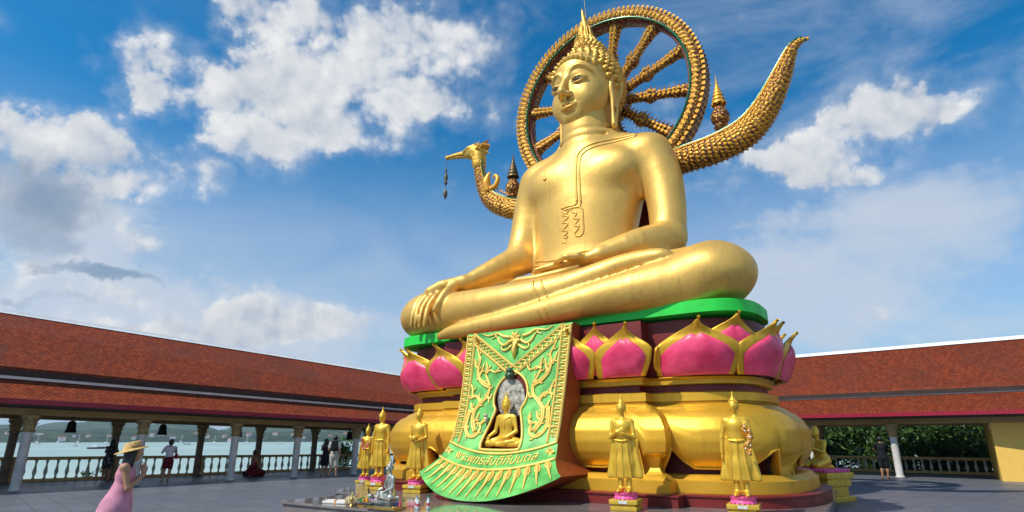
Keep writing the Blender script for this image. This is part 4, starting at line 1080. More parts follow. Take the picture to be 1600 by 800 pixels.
    for s in (-1, 1):
        for i in range(7): leaf(m, (-5.60+.11*i, 2.2+s*(.17+.02*min(i, 3)), 13.12+.012*i), (.8, 0, .5), (0, s, .3), .15, .05, .45)
        for i in range(6): leaf(m, (-5.40+.10*i, 2.2+s*.24, 12.86+.02*i), (.9, 0, .1), (0, s, 0), .15, .05, .4)
        m.tube(smoothpts([(-5.15, 2.2+s*.22, 12.95), (-4.95, 2.2+s*.30, 12.98), (-4.85, 2.2+s*.30, 13.12), (-4.95, 2.2+s*.28, 13.18)], 4), [.05, .05, .045, .04, .04, .035, .035, .03, .03, .02, .02, .015, .01], 6)
    m.build('crest', M_LEAF, hd)
    # flame curl on the breast of the prow
    m = MB(); m.tube(smoothpts([(-4.42, 2.05, 10.95), (-4.50, 2.0, 11.3), (-4.42, 2.0, 11.62), (-4.30, 2.0, 11.78)], 4), np.interp(np.linspace(0, 1, 13), [0, .4, 1], [.16, .17, .01]), 8)
    m.tube(smoothpts([(-4.35, 2.05, 11.05), (-4.05, 2.0, 11.12), (-3.95, 2.0, 11.4), (-4.1, 2.0, 11.58), (-4.2, 2.0, 11.42)], 4), np.interp(np.linspace(0, 1, 17), [0, .5, 1], [.12, .09, .02]), 8)
    for i in range(5): leaf(m, (-3.95+.12*i, 2.1, 10.9-.08*i), (-.3, 0, 1), (-1, 0, .3), .26, .07, .3)
    m.build('prow_flame', M_LEAF, hull, smooth=True)
    # tassel hanging from the beak
    m = MB(); x = -6.80
    m.tube([(x, 2.2, 13.12), (x, 2.2, 12.5)], .012, 5)
    m.lathe([(.005, 12.75), (.05, 12.55), (.02, 12.50), (.07, 12.35), (.09, 12.2), (.04, 12.08), (.09, 12.0), (.04, 11.92), (.015, 11.86), (.015, 11.72), (.06, 11.66), (.095, 11.52), (.07, 11.38), (.005, 11.24)], 10, (x, 2.2, 0))
    m.build('beak_tassel', mat('tassel_bronze', (.13, .10, .06), .5, metal=.4, var=.3, vscale=8), hd, smooth=True)
    # tiered umbrella spires standing on the hull
    for (x, z0, s, nm) in ((4.56, 10.98, .98, 0), (-3.36, 10.50, 1.0, 1)):
        m = MB(); m.lathe([(.20*s, 0), (.24*s, .05), (.20*s, .10), (.17*s, .14), (.27*s, .25), (.30*s, .38), (.29*s, .50), (.20*s, .68), (.08*s, .84), (.04*s, .90)], 14, (x, BY, z0))
        o = m.build('urn', M_ORN if nm == 0 else M_ORN, bg, smooth=True, sharp=50)
        m = MB(); zz = z0+.90
        for i in range(6):
            r = .23*s*(1-i*.155); h = .10+.02*(5-i)*.5
            m.lathe([(r, zz), (r*1.04, zz-.03), (r*1.0, zz+.02), (r*.62, zz+h)], 12, (x, BY, 0), cap=False)
            for k in range(8): a = 2*pi*k/8; m.lathe([(.001, -.09), (.022, -.05), (.001, 0)], 5, (x+r*cos(a), BY+r*sin(a), zz-.02)) if i < 2 else None
            zz += h
        m.lathe([(.05*s, zz-.02), (.02, zz+.1), (.004, zz+.34)], 8, (x, BY, 0)); m.tube([(x, BY, z0+.85), (x, BY, zz)], .03, 6)
        m.build('umbrella_spire', M_LEAF if nm == 0 else mat('weathered_bronze', (.16, .11, .05), .5, metal=.5, var=.4, vscale=9), o, smooth=True, sharp=40)
    # masonry pier that carries barge and wheel, hidden behind the back
    m = MB(); m.box((.5, 3.3, 5.0), (2.6, .8, 9.36)); m.box((.5, 2.9, 9.4), (3.0, 1.4, .5)); m.build('support_pier', MAROON, bg)
barge()
# ------------------------------------------------------------------ carved green panel draped over the front of the pedestal
dp = empty('carved_panel', (OX, OY, 0), OA, 'green and gold carved panel flowing down the front of the great pedestal', 'panel')
DC = -.17
_zk = smoothpts([(.30, -4.38), (.45, -4.27), (.65, -4.02), (.95, -3.66), (1.35, -3.24), (1.8, -2.97), (2.4, -2.77), (3.2, -2.58), (4.42, -2.36)], 6)
_z = np.array([p[0] for p in _zk]); _y = np.array([p[1] for p in _zk])
def dy(z): return float(np.interp(z, _z, _y))
def dsurf(x, z, lift=0.0):
    y = dy(z); s = (dy(z+.03)-dy(z-.03))/.06; k = 1/sqrt(1+s*s)      # normal = (0,-1,s)/|.|
    return (x, y-lift*k, z+lift*s*k)
def hw(z): return float(np.interp(z, [.88, 1.0, 1.2, 1.6, 2.4, 3.4, 4.4], [2.0, 1.82, 1.66, 1.555, 1.56, 1.60, 1.65]))
DGREEN = mat('panel_green_enamel', (.05, .42, .05), .38, var=.3, vscale=2.2, col2=(.19, .56, .13))
DGOLD = gold('panel_relief_gold', (.90, .62, .14), .30, .42, bump=.003, bscale=20, dirt=.5)
DRED = mat('panel_side_red', (.30, .055, .012), .45, var=.15)
def hemz(x):
    u = (x-DC)/2.0; return .36+.53*abs(u)**2.1
def panel():
    edge = []
    zs = np.linspace(4.42, .89, 40)
    left = [(DC-hw(z), z) for z in zs]; right = [(DC+hw(z), z) for z in zs[::-1]]
    hem = [(DC-2.0+4.0*i/40, hemz(DC-2.0+4.0*i/40)) for i in range(1, 40)]
    outer = left+hem+right
    nic = [(-.02+DC+.0, 3.30), (-.30, 3.22), (-.52, 3.02), (-.64, 2.72), (-.62, 2.48), (-.54, 2.32), (-.62, 2.05), (-.74, 1.62), (-.72, 1.46), (-.60, 1.39), (.30, 1.39), (.42, 1.46), (.40, 1.7), (.30, 2.05), (.22, 2.32), (.32, 2.5), (.36, 2.74), (.26, 3.02), (.04, 3.22)]
    nic = [(x+.0, z) for x, z in nic]
    q = smoothpts([(x, z) for x, z in nic+[nic[0]]], 3)[:-1]; nic = [(p[0], p[1]) for p in q]
    inner = [(x, z) for x in np.arange(DC-2, DC+2, .12) for z in np.arange(.4, 4.4, .10)]
    def inside(p, poly):
        c = False; n = len(poly)
        for i in range(n):
            a, b = poly[i], poly[(i+1) % n]
            if (a[1] > p[1]) != (b[1] > p[1]) and p[0] < (b[0]-a[0])*(p[1]-a[1])/(b[1]-a[1])+a[0]: c = not c
        return c
    def dist(p, poly): return min(math.hypot(p[0]-a[0], p[1]-a[1]) for a in poly)
    inner = [p for p in inner if inside(p, outer) and not inside(p, nic) and dist(p, outer) > .05 and dist(p, nic) > .05]
    V = outer+nic+inner; no, nn = len(outer), len(nic)
    E_ = [(i, (i+1) % no) for i in range(no)]+[(no+i, no+(i+1) % nn) for i in range(nn)]
    r = delaunay_2d_cdt([Vector(v) for v in V], E_, [], 0, 1e-6)
    vv, ff = r[0], r[2]; F = []
    for f in ff:
        c = (sum(vv[i].x for i in f)/len(f), sum(vv[i].y for i in f)/len(f))
        if inside(c, outer) and not inside(c, nic): F.append(tuple(f))
    m = MB(); m.add([dsurf(v.x, v.y) for v in vv], F)
    face = m.build('panel_face', DGREEN, dp, smooth=True)
    # thick red sides and underside
    m = MB(); n = len(outer); vs = [dsurf(x, z, -.004) for x, z in outer]
    vs = [Vector(v) for v in vs]
    back = [Vector((x*.98, -1.95, max(z, .60 if z < .9 else z))) if z < .9 else Vector((x, -1.95, z)) for x, z in outer]
    V2 = vs+back; m.add(V2, [(i, (i+1) % n, n+(i+1) % n, n+i) for i in range(n)]); m.build('panel_side', DRED, dp, smooth=True, sharp=40)
    # niche
    m = MB(); n = len(nic); fr = [Vector(dsurf(x, z, -.002)) for x, z in nic]; bk = [Vector((x, -2.57, z)) for x, z in nic]
    m.add(fr+bk, [(i, (i+1) % n, n+(i+1) % n, n+i) for i in range(n)]+[tuple(range(2*n-1, n-1, -1))]); m.build('niche', MAROON, dp)
    m = MB(); m.tube([dsurf(x, z, .015) for x, z in nic+[nic[0]]], .035, 6); fr_ = m.build('niche_rim', DGOLD, face, smooth=True)
    def strip(pts, r, nm='relief_line', n=5, lift=.015, parent=face):
        q = smoothpts(pts, n); m = MB(); R = r if not hasattr(r, '__len__') else np.interp(np.linspace(0, 1, len(q)), np.linspace(0, 1, len(r)), r)
        m.tube([dsurf(p[0], p[1], lift) for p in q], R, 6); return m.build(nm, DGOLD, parent, smooth=True)
    # border bands down both sides
    for s in (-1, 1):
        m = MB()
        for inset in (.035, .27):
            m.tube([dsurf(DC+s*(hw(z)-inset), z, .012) for z in np.linspace(4.38, 1.56, 40)], .034, 5)
        for i, z in enumerate(np.arange(4.30, 1.62, -.135)):      # key-pattern curls
            c = DC+s*(hw(z)-.152); w = .075
            m.tube([dsurf(c-w*s, z+.05, .012), dsurf(c+w*s, z+.045, .012), dsurf(c+w*s, z-.03, .012), dsurf(c-w*.3*s, z-.035, .012), dsurf(c-w*.3*s, z+.01, .012)], .024, 4)
        m.build('border_band', DGOLD, face)
    # V-shaped band
    m = MB()
    for off in (0, -.24):
        for s in (-1, 1): m.tube([dsurf(DC+s*t*1.40, 3.42+off*1.1+t*.98, .012) for t in np.linspace(0, 1, 14) if 3.42+off*1.1+t*.98 < 4.42], .036, 5)
    for s in (-1, 1):
        for t in np.arange(.05, 1.0, .085):
            cx, cz = DC+s*t*1.40, 3.29+t*.98
            if cz > 4.34: continue
            m.tube([dsurf(cx-.05*s, cz+.06, .012), dsurf(cx+.05*s, cz+.05, .012), dsurf(cx+.05*s, cz-.04, .012), dsurf(cx-.01, cz-.045, .012), dsurf(cx-.01, cz, .012)], .024, 4)
    m.build('chevron_band', DGOLD, face)
    # rosette and scrolls above the V
    m = MB()
    for i in range(16):
        a = 2*pi*i/16; r = .24 if i % 2 else .15
        p0 = dsurf(DC, 4.14, .02); leaf(m, p0, (cos(a), 0, sin(a)), (0, -1, 0), r, .05, .3)
    leaf(m, dsurf(DC, 4.05, .03), (0, 0, -1), (0, -1, 0), .50, .09, .1)
    for s in (-1, 1):
        for (pts, r) in (([(.15, 4.10), (.35, 4.0), (.5, 4.08), (.62, 4.25), (.78, 4.2)], .05), ([(.2, 4.2), (.42, 4.25), (.6, 4.34), (.9, 4.30), (1.1, 4.38)], .045), ([(.1, 3.98), (.28, 3.86), (.42, 3.9), (.40, 4.0), (.33, 3.97)], .04), ([(.62, 4.25), (.72, 4.36)], .03)):
            m.tube([dsurf(DC+s*p[0], p[1], .018) for p in smoothpts(pts, 4)], [r*(1-.75*i/(4*(len(pts)-1))) for i in range(4*(len(pts)-1)+1)], 6)
    m.build('rosette', DGOLD, face, smooth=True)
    # flame scrolls, mirrored on the two sides
    ST = [([(.86, 1.80), (1.02, 2.05), (1.02, 2.32), (.86, 2.52), (.70, 2.68), (.66, 2.92), (.76, 3.12), (.84, 3.28), (.72, 3.36), (.55, 3.28)], .052),
          ([(.66, 2.92), (.88, 3.02), (1.06, 3.20), (1.12, 3.45), (1.08, 3.66), (1.16, 3.82), (1.24, 4.0)], .050), ([(1.06, 3.20), (.98, 3.38), (.94, 3.55)], .036), ([(1.12, 3.45), (1.22, 3.52), (1.27, 3.7)], .032),
          ([(.84, 3.28), (.82, 3.44), (.88, 3.60)], .036), ([(.86, 2.52), (1.0, 2.68), (1.16, 2.72), (1.2, 2.88), (1.28, 3.02)], .042), ([(1.16, 2.72), (1.24, 2.66), (1.30, 2.75)], .028),
          ([(1.02, 2.32), (1.14, 2.42), (1.18, 2.54)], .032), ([(.70, 2.68), (.60, 2.62), (.56, 2.74)], .030),
          ([(1.16, 2.36), (1.20, 2.12), (1.18, 1.90), (1.04, 1.72), (.86, 1.70), (.74, 1.82), (.76, 1.98), (.88, 2.02), (.95, 1.92)], .050), ([(.76, 1.98), (.66, 2.1), (.68, 2.26)], .034),
          ([(1.02, 2.05), (.90, 2.14), (.86, 2.28)], .032), ([(1.18, 1.90), (1.28, 1.96), (1.30, 2.12)], .03), ([(.55, 3.28), (.46, 3.36), (.40, 3.48)], .026)]
    for s in (-1, 1):
        m = MB()
        for pts, r in ST:
            q = smoothpts([(DC+s*p[0]*1.0, p[1]) for p in pts], 4); k = len(q)
            for off in (-.6, .6):
                ln = []
                for i, p in enumerate(q):
                    a = q[min(i+1, k-1)]-q[max(i-1, 0)]; L = math.hypot(a[0], a[1])+1e-9; nx, nz = -a[1]/L, a[0]/L; w = r*off*(1-.8*i/k)
                    ln.append(dsurf(p[0]+nx*w, p[1]+nz*w, .016))
                m.tube(ln, [r*.55*(1-.7*i/k)+.006 for i in range(k)], 5)
            for i in range(3, k-2, 4):      # little hooks off the stem
                p = q[i]; a = q[i+1]-q[i-1]; L = math.hypot(*a); t = (a[0]/L, a[1]/L); sd = 1 if (i//4) % 2 else -1
                nx, nz = -t[1]*sd, t[0]*sd
                m.tube([dsurf(p[0]+nx*.02, p[1]+nz*.02, .016), dsurf(p[0]+nx*.08+t[0]*.04, p[1]+nz*.08+t[1]*.04, .016), dsurf(p[0]+nx*.09+t[0]*.11, p[1]+nz*.09+t[1]*.11, .016)], [.026, .02, .006], 5)
        m.build('flame_scroll', DGOLD, face, smooth=True)
    # curved lines above and below the inscription
    def za(x): u = abs(x-DC)/1.62; return 1.30+.30*u**2
    def zb(x): u = abs(x-DC)/1.70; return .96+.28*u**2.0
    strip([(x, za(x)) for x in np.linspace(DC-1.56, DC+1.56, 16)], .032)
    strip([(x, zb(x)) for x in np.linspace(DC-1.66, DC+1.66, 16)], .034)
    for s in (-1, 1):                    # four-petalled flowers at the ends
        cx = DC+s*1.46; cz = 1.36; m = MB()
        for i in range(4): a = pi/2*i; leaf(m, dsurf(cx, cz, .015), (cos(a), 0, sin(a)), (0, -1, .5), .13, .05, .2)
        for i in range(4): a = pi/2*i+pi/4; leaf(m, dsurf(cx, cz, .01), (cos(a), 0, sin(a)), (0, -1, .5), .10, .03, .2)
        m.build('flower', DGOLD, face)
    # hem rays
    for i in range(15):
        u = -1+2*(i+.5)/15; x0 = DC+u*1.62; z0 = zb(x0)-.02; x1 = DC+u*1.93-.10*abs(1-abs(u)) ; z1 = hemz(x1)+.05
        m = MB(); L = z0-z1
        def pp(t, sx=0): return dsurf(x0+(x1-x0)*t**1.3+sx, z0+(z1-z0)*t, .014)
        m.tube([pp(t) for t in (.0, .15, .3, .45, .6, .75, .9, 1.0)], [.02, .045, .052, .040, .030, .022, .014, .005], 6)
        for s in (-1, 1):
            m.tube([pp(.0), pp(.08, s*.05), pp(.22, s*.075), pp(.34, s*.055), pp(.42, s*.02)], [.014, .02, .022, .018, .008], 5)
            m.tube([pp(.0, s*.03), pp(.14, s*.03), pp(.30, s*.035)], [.012, .014, .008], 5)
        m.build('hem_leaf', DGOLD, face, smooth=True)
    # raised Thai inscription
    cu = bpy.data.curves.new('inscription', 'FONT'); cu.body = 'พระพุทธสันติทีปนดล'; cu.size = .34; cu.extrude = .010; cu.offset = .0; cu.resolution_u = 3; cu.align_x = 'CENTER'
    to = bpy.data.objects.new('inscription_source', cu); COL.objects.link(to); bpy.context.view_layer.update()
    me = bpy.data.meshes.new_from_object(to.evaluated_get(bpy.context.evaluated_depsgraph_get())); bpy.data.objects.remove(to)
    xs = [v.co.x for v in me.vertices]
    if xs:
        k = 2.34/(max(xs)-min(xs)); cxm = (max(xs)+min(xs))/2
        for v in me.vertices:
            x = DC+(v.co.x-cxm)*k; z = (za(x)+zb(x))/2-.10+v.co.y*k*.90+.03; v.co = dsurf(x, z, .012+v.co.z)
        link('inscription', me, DGOLD, face)
panel()
# ------------------------------------------------------------------ smaller statues
GOLDS = gold('small_statue_gold', (.82, .50, .05), .5, .36, bump=.002, bscale=30, dirt=.5)
GOLDY = mat('yellow_gold_paint', (.66, .44, .05), .45, metal=.35, var=.18, vscale=6)
PINKL = mat('pink_lotus_paint', (.85, .10, .34), .45, var=.25, vscale=10)
PLATE = mat('white_plate', (.70, .70, .70), .4, var=.2, vscale=30)
SILV = mat('tarnished_silver', (.42, .44, .40), .34, metal=.75, var=.45, vscale=9, col2=(.55, .56, .50))
def face(S, c, s, f=(0, -1)):
    """eyes, nose, mouth relief on a small head at c looking along -y"""
    x, y, z = c
    S.cone((x, y-.92*s, z+.12*s), (x, y-1.14*s, z-.22*s), .08*s, .15*s, .10*s)
    for q in (-1, 1):
        S.ell((x+q*.38*s, y-.98*s, z+.12*s), (.24*s, .14*s, .13*s), .08*s, op='sub')
        S.ell((x+q*.38*s, y-.80*s, z+.08*s), (.20*s, .14*s, .09*s), .03*s)
    S.cone((x-.24*s, y-.86*s, z-.50*s), (x+.24*s, y-.86*s, z-.50*s), .06*s, .06*s, .05*s)
    S.cone((x-.18*s, y-.86*s, z-.60*s), (x+.18*s, y-.86*s, z-.60*s), .07*s, .07*s, .05*s)
def small_head(S, c, s, ears=True, crown=True):
    x, y, z = c
    S.ell((x, y+.08*s, z+.22*s), (.92*s, 1.0*s, 1.05*s), .05*s); S.ell((x, y-.15*s, z-.25*s), (.78*s, .78*s, .92*s), .25*s); S.ell((x, y-.5*s, z-.85*s), (.32*s, .28*s, .25*s), .2*s)
    face(S, c, s)
    if ears:
        for q in (-1, 1): S.cone((x+q*.92*s, y+.05*s, z+.25*s), (x+q*.90*s, y, z-1.15*s), .15*s, .12*s, .08*s)
    if crown:
        S.ell((x, y+.15*s, z+1.25*s), (.55*s, .55*s, .5*s), .15*s)
        S.path([(x, y+.15*s, z+1.6*s), (x, y+.1*s, z+2.1*s), (x, y+.1*s, z+3.0*s)], [.30*s, .24*s, .03*s], .1*s)
def curls(mb, c, s):
    x, y, z = c
    for el in range(-15, 80, 14):
        e = radians(el); n = max(5, int(22*cos(e)))
        for i in range(n):
            a = 2*pi*(i+.5*((el//14) % 2))/n; q = Vector((.95*cos(e)*cos(a), .08+1.02*cos(e)*sin(a), .25+1.06*sin(e)))
            if q.z < .78-.45*q.x*q.x-max(0, q.y+.2)*1.3: continue
            mb.sph((x+q.x*s, y+q.y*s, z+q.z*s), .105*s, 6, 4)
    for i in range(10): a = 2*pi*i/10; mb.sph((x+.52*s*cos(a), y+.15*s+.52*s*sin(a), z+1.2*s), .10*s, 6, 4)
def arm(S, sh, el, wr, r=.05, k=.03, hand=None, fl=(1, 0, 0)):
    S.path([sh, el], [r*1.05, r*.82], k); S.path([el, wr], [r*.82, r*.58], k*.7)
    if hand is not None:       # palm then four fingers and a thumb
        w = Vector(wr); d = (Vector(hand)-w).normalized(); L = (Vector(hand)-w).length; f = Vector(fl).normalized(); sd = d.cross(f).normalized(); pr = r*.62
        S.cone(w, w+d*L*.5, pr, pr*1.15, k*.4, fl, .55)
        for j, ll in enumerate((.82, .97, 1.0, .9)):
            o = sd*((j-1.5)*pr*.62); S.path([w+d*L*.42+o, w+d*L*.7+o*1.1, w+d*L*ll+o*1.15], [pr*.34, pr*.32, pr*.24], .004)
        S.path([w+d*L*.15-sd*pr*.7, w+d*L*.38-sd*pr*1.5, w+d*L*.58-sd*pr*1.75], [pr*.42, pr*.36, pr*.26], .006)
def lotus_stand(root, w, h, z0, plate=True, lr=None, row=False):
    m = MB(); m.box((0, 0, z0+h*.2), (w, w*.9, h*.40)); m.box((0, 0, z0+h*.5), (w*.82, w*.74, h*.22)); m.box((0, 0, z0+h*.80), (w*1.06, w*.94, h*.40))
    m.build('stand', GOLDY, root, bevel=.006)
    if plate:
        m = MB(); m.box((0, -w*.94/2-.004, z0+h*.78), (w*.32, .012, h*.26)); m.build('name_plate', PLATE, root)
def lotus_ring(root, R, z, hh=.12, n=16, ry=1.0):
    m = MB(); m.lathe([(R*.86, 0), (R*.9, hh*.3), (R*.82, hh*.96)], 20, (0, 0, z), sy=ry)
    for j, (zz, off, nr) in enumerate(((0, 0, -1), (hh*.5, .5, 1))):
        for i in range(n):
            a = 2*pi*(i+off)/n; c, s = cos(a), sin(a); p = Vector((R*.86*c, R*.86*s*ry, z+zz+(0 if nr > 0 else hh*.5)))
            leaf(m, p, (0, 0, nr), (c, s, 0), hh*.62, R*pi/n*1.0, .55)
    m.build('lotus_ring', PINKL, root, smooth=True, sharp=60)
def standing(loc, rz, pose, label, extra=None, label_group='standing gold statues round the great pedestal', sc=1.0):
    root = empty('standing_statue', (*lw(loc[0], loc[1])[:2], PLH), OA+rz, label, 'statue', label_group)
    lotus_stand(root, .52, .20, .003); lotus_ring(root, .24, .205, .12)
    z0 = .33; S = SDF((-.55, -.42, z0-.02), (.55, .42, z0+2.0), .012)
    zz = lambda v: z0+v*1.0
    for s in (-1, 1):
        S.cone((s*.085, 0, zz(.05)), (s*.085, 0, zz(.40)), .050, .065, .02); S.path([(s*.085, .02, zz(.035)), (s*.10, -.10, zz(.03)), (s*.105, -.17, zz(.02))], [.045, .045, .025], .02)
    # robe: flaring skirt with side wings
    for v0, v1, r0, r1 in ((.28, .55, .20, .195), (.55, .85, .195, .165), (.85, 1.05, .165, .15)):
        S.cone((0, 0, zz(v0)), (0, 0, zz(v1)), r0, r1, .06, (0, 1, 0), .60)
    for s in (-1, 1):
        S.path([(s*.20, .02, zz(1.02)), (s*.25, .02, zz(.7)), (s*.315, .02, zz(.30))], [.035, .04, .045], .03, flat=(0, 1, 0), f=.7)
        S.cone((s*.22, .03, zz(.33)), (s*.06, .03, zz(.62)), .10, .12, .05, (0, 1, 0), .45)
    S.ell((0, 0, zz(.18)), (.5, .4, .085), .02, op='sub')
    for s in (-1, 1): S.cone((s*.085, 0, zz(.05)), (s*.085, 0, zz(.40)), .050, .060, .02); S.path([(s*.085, .02, zz(.035)), (s*.10, -.10, zz(.03)), (s*.105, -.17, zz(.02))], [.042, .042, .024], .02)
    # trunk
    S.ell((0, 0, zz(1.14)), (.165, .115, .25), .05); S.cone((-.15, .01, zz(1.33)), (.15, .01, zz(1.33)), .075, .075, .08); S.ell((0, -.03, zz(1.24)), (.17, .10, .12), .06)
    S.cone((0, .01, zz(1.36)), (0, 0, zz(1.50)), .055, .052, .03)
    S.path([(-.14, -.11, zz(.98)), (0, -.13, zz(.96)), (.14, -.11, zz(.98))], [.018, .02, .018], .01)
    S.path([(.0, -.125, zz(.95)), (.0, -.13, zz(.6)), (.0, -.13, zz(.25))], [.012, .014, .018], .02)
    for s in (-1, 1): S.path([(s*.10, -.10, zz(.93)), (s*.13, -.115, zz(.6)), (s*.16, -.10, zz(.26))], [.010, .012, .014], .02)
    L, R_ = (.195, .01, zz(1.33)), (-.195, .01, zz(1.33))
    if pose == 'crossed':
        arm(S, R_, (-.245, -.04, zz(1.03)), (-.06, -.19, zz(1.13)), .052, .03, (.10, -.20, zz(1.20)), (0, 1, 0)); arm(S, L, (.245, -.04, zz(1.03)), (.06, -.18, zz(1.10)), .052, .03, (-.10, -.20, zz(1.17)), (0, 1, 0))
    elif pose == 'raised':
        arm(S, R_, (-.27, 0, zz(1.03)), (-.29, -.02, zz(.76)), .052, .03, (-.29, -.03, zz(.58)), (1, 0, 0)); arm(S, L, (.26, -.02, zz(1.03)), (.19, -.20, zz(1.16)), .052, .03, (.17, -.21, zz(1.36)), (0, 1, 0))
    elif pose == 'bowl':
        arm(S, R_, (-.25, -.02, zz(1.04)), (-.08, -.19, zz(.98)), .052, .03, (.05, -.20, zz(.97)), (0, 0, 1)); arm(S, L, (.25, -.02, zz(1.04)), (.10, -.17, zz(.96)), .052, .03, (.0, -.20, zz(.93)), (0, 0, 1))
        S.ell((0, -.20, zz(1.02)), (.09, .08, .07), .02)
    else:
        for s, p in ((-1, R_), (1, L)): arm(S, p, (s*.26, 0, zz(1.03)), (s*.275, -.02, zz(.76)), .052, .03, (s*.27, -.04, zz(.58)), (1, 0, 0))
    small_head(S, (0, -.01, zz(1.60)), .098)
    b = S.build('figure', GOLDS, root)
    m = MB(); curls(m, (0, -.01, zz(1.60)), .098); m.build('hair_curls', GOLDS, b, smooth=True)
    if extra: extra(root, zz)
    return root
ORG = mat('orange_marigold', (.80, .22, .02), .7, var=.4, vscale=30, col2=(.85, .36, .05)); FLW = mat('white_flowers', (.75, .72, .68), .7)
def garland_thing(loc, pts, label, mt=ORG, r=.024):
    """a string of blossoms hung on a statue"""
    q = smoothpts(pts, 5); m = MB(); random.seed(3)
    for i, p in enumerate(q):
        for k in range(3): m.sph((p[0]+random.uniform(-1, 1)*r*.6, p[1]+random.uniform(-1, 1)*r*.6, p[2]+random.uniform(-1, 1)*r*.6), r*random.uniform(.6, 1), 6, 4)
    g = empty('garland', loc[:3], loc[3], label, 'garland'); m.build('blossoms', mt, g, smooth=True)
    m = MB()
    for i in range(0, len(q), 4): m.sph((q[i][0], q[i][1]-r, q[i][2]), r*.55, 6, 4)
    m.build('white_buds', FLW, g, smooth=True); return g
r1 = standing((3.20, -3.6), radians(8), 'crossed', 'gold standing statue with both arms crossed over its chest, beside the carved panel')
r2 = standing((5.33, -3.2), radians(8), 'raised', 'gold standing statue with a raised palm and orange garland, at the right of the pedestal')
l1 = standing((-2.85, -3.05), radians(10), 'bowl', 'gold standing statue holding a bowl, left of the carved panel hem')
l2 = standing((-4.40, -2.9), radians(10), 'down', 'gold standing statue with arms hanging straight, behind the small silver statue')
zg = PLH+.33
garland_thing((*lw(5.33, -3.2)[:2], zg, OA+radians(8)), [(.18, -.25, 1.22), (.26, -.24, 1.12), (.25, -.24, .98), (.16, -.25, .86), (.22, -.24, .74), (.25, -.22, .92), (.21, -.22, 1.10), (.14, -.22, 1.18)], 'orange and white blossom garland hanging from the raised hand of a gold statue', r=.03)
# garlanded statue further back on the left
l3 = standing((-9.15, 1.0), radians(20), 'raised', 'gold standing statue hung with blossoms, farthest back on the left', label_group='standing gold statues round the great pedestal')
garland_thing((*lw(-9.15, 1.0)[:2], .33, OA+radians(20)), [(-.16, -.14, 1.34), (-.10, -.22, 1.1), (0, -.24, .95), (.12, -.22, 1.1), (.18, -.14, 1.34)], 'pink and orange garland round the neck of the farthest gold statue', mat('pink_blossom', (.80, .16, .12), .7, var=.3, vscale=30), .035)
for o in (l3,): o.location.z = 0.0

def seated(name, loc, rz, s, mt, label, grp=None, base_mt=None, crown=True, kneel=False):
    """small statue seated cross-legged, s = height of the figure"""
    root = empty(name, loc, rz, label, 'statue', grp)
    S = SDF((-.62*s, -.45*s, -.02*s), (.62*s, .40*s, 1.25*s), .011*max(s, .35))
    for q in (-1, 1):
        S.cone((q*.12*s, .05*s, .14*s), (q*.44*s, -.10*s, .10*s), .11*s, .085*s, .04*s); S.ell((q*.44*s, -.10*s, .095*s), (.11*s, .11*s, .085*s), .03*s)
        S.cone((q*.44*s, -.14*s, .08*s), (-q*.12*s, -.25*s, (.11 if q < 0 else .07)*s), .075*s, .045*s, .03*s)
    S.cone((.1*s, -.24*s, .12*s), (.30*s, -.2*s, .15*s), .045*s, .03*s, .02*s)
    S.ell((0, .05*s, .16*s), (.24*s, .16*s, .13*s), .06*s); S.ell((0, .05*s, .36*s), (.165*s, .12*s, .24*s), .08*s); S.ell((0, .03*s, .52*s), (.185*s, .12*s, .14*s), .06*s)
    S.cone((-.15*s, .05*s, .62*s), (.15*s, .05*s, .62*s), .072*s, .072*s, .06*s); S.cone((0, .05*s, .64*s), (0, .03*s, .78*s), .058*s, .055*s, .03*s)
    arm(S, (-.20*s, .05*s, .61*s), (-.27*s, .02*s, .34*s), (-.36*s, -.14*s, .24*s), .055*s, .03*s, (-.42*s, -.20*s, .10*s), (0, 1, 0))
    arm(S, (.20*s, .05*s, .61*s), (.27*s, .0*s, .34*s), (.10*s, -.18*s, .22*s), .055*s, .03*s, (-.08*s, -.22*s, .21*s), (0, 0, 1))
    S.path([(.14*s, -.05*s, .64*s), (.02*s, -.09*s, .58*s), (.0, -.10*s, .40*s)], [.012*s]*3, .01*s)
    small_head(S, (0, .02*s, .88*s), .105*s, crown=crown)
    b = S.build('figure', mt, root)
    m = MB(); curls(m, (0, .02*s, .88*s), .105*s); m.build('hair_curls', mt, b, smooth=True)
    return root
nb = lw(DC-.02, -2.86)
nz_ = seated('seated_statue', (nb[0], nb[1], 1.43), OA, 1.16, GOLDS, 'small gold seated statue inside the keyhole niche of the carved panel')
nz_.scale = (1, .62, 1)
# pale stone halo disc behind it, with a dark lamp at its crown
h = empty('stone_halo', (*lw(DC-.02, -2.60)[:2], 2.62), OA, 'pale stone disc set behind the small statue in the niche', 'halo disc')
m = MB(); vs = []
for y in (-.03, .02):
    for i in range(32): a = 2*pi*i/32; vs.append((.42*cos(a), y, .50*sin(a)))
m.add(vs, [tuple(range(31, -1, -1)), tuple(range(32, 64))]+[(i, (i+1) % 32, 32+(i+1) % 32, 32+i) for i in range(32)]); m.build('disc', mat('mottled_pale_stone', (.28, .25, .18), .7, var=.5, vscale=9, col2=(.46, .43, .36)), h)
m = MB(); m.sph((0, -.09, .56), (.14, .10, .10), 10, 6); m.lathe([(.02, 0), (.08, .03), (.10, .10), (.06, .15), (.0, .16)], 10, (0, -.09, .60)); m.build('lamp_cap', mat('green_bronze', (.06, .12, .07), .45, metal=.4, var=.4, vscale=14), h, smooth=True)
mc = empty('microphone', (*lw(DC-.52, -2.93)[:2], 1.45), OA, 'microphone on a short stand in the niche of the carved panel', 'microphone')
m = MB(); m.tube([(0, 0, 0), (0, 0, .45), (-.02, 0, .58)], .014, 8); m.lathe([(.06, 0), (.06, .015), (.01, .02)], 14); m.build('stem', EYEB, mc)
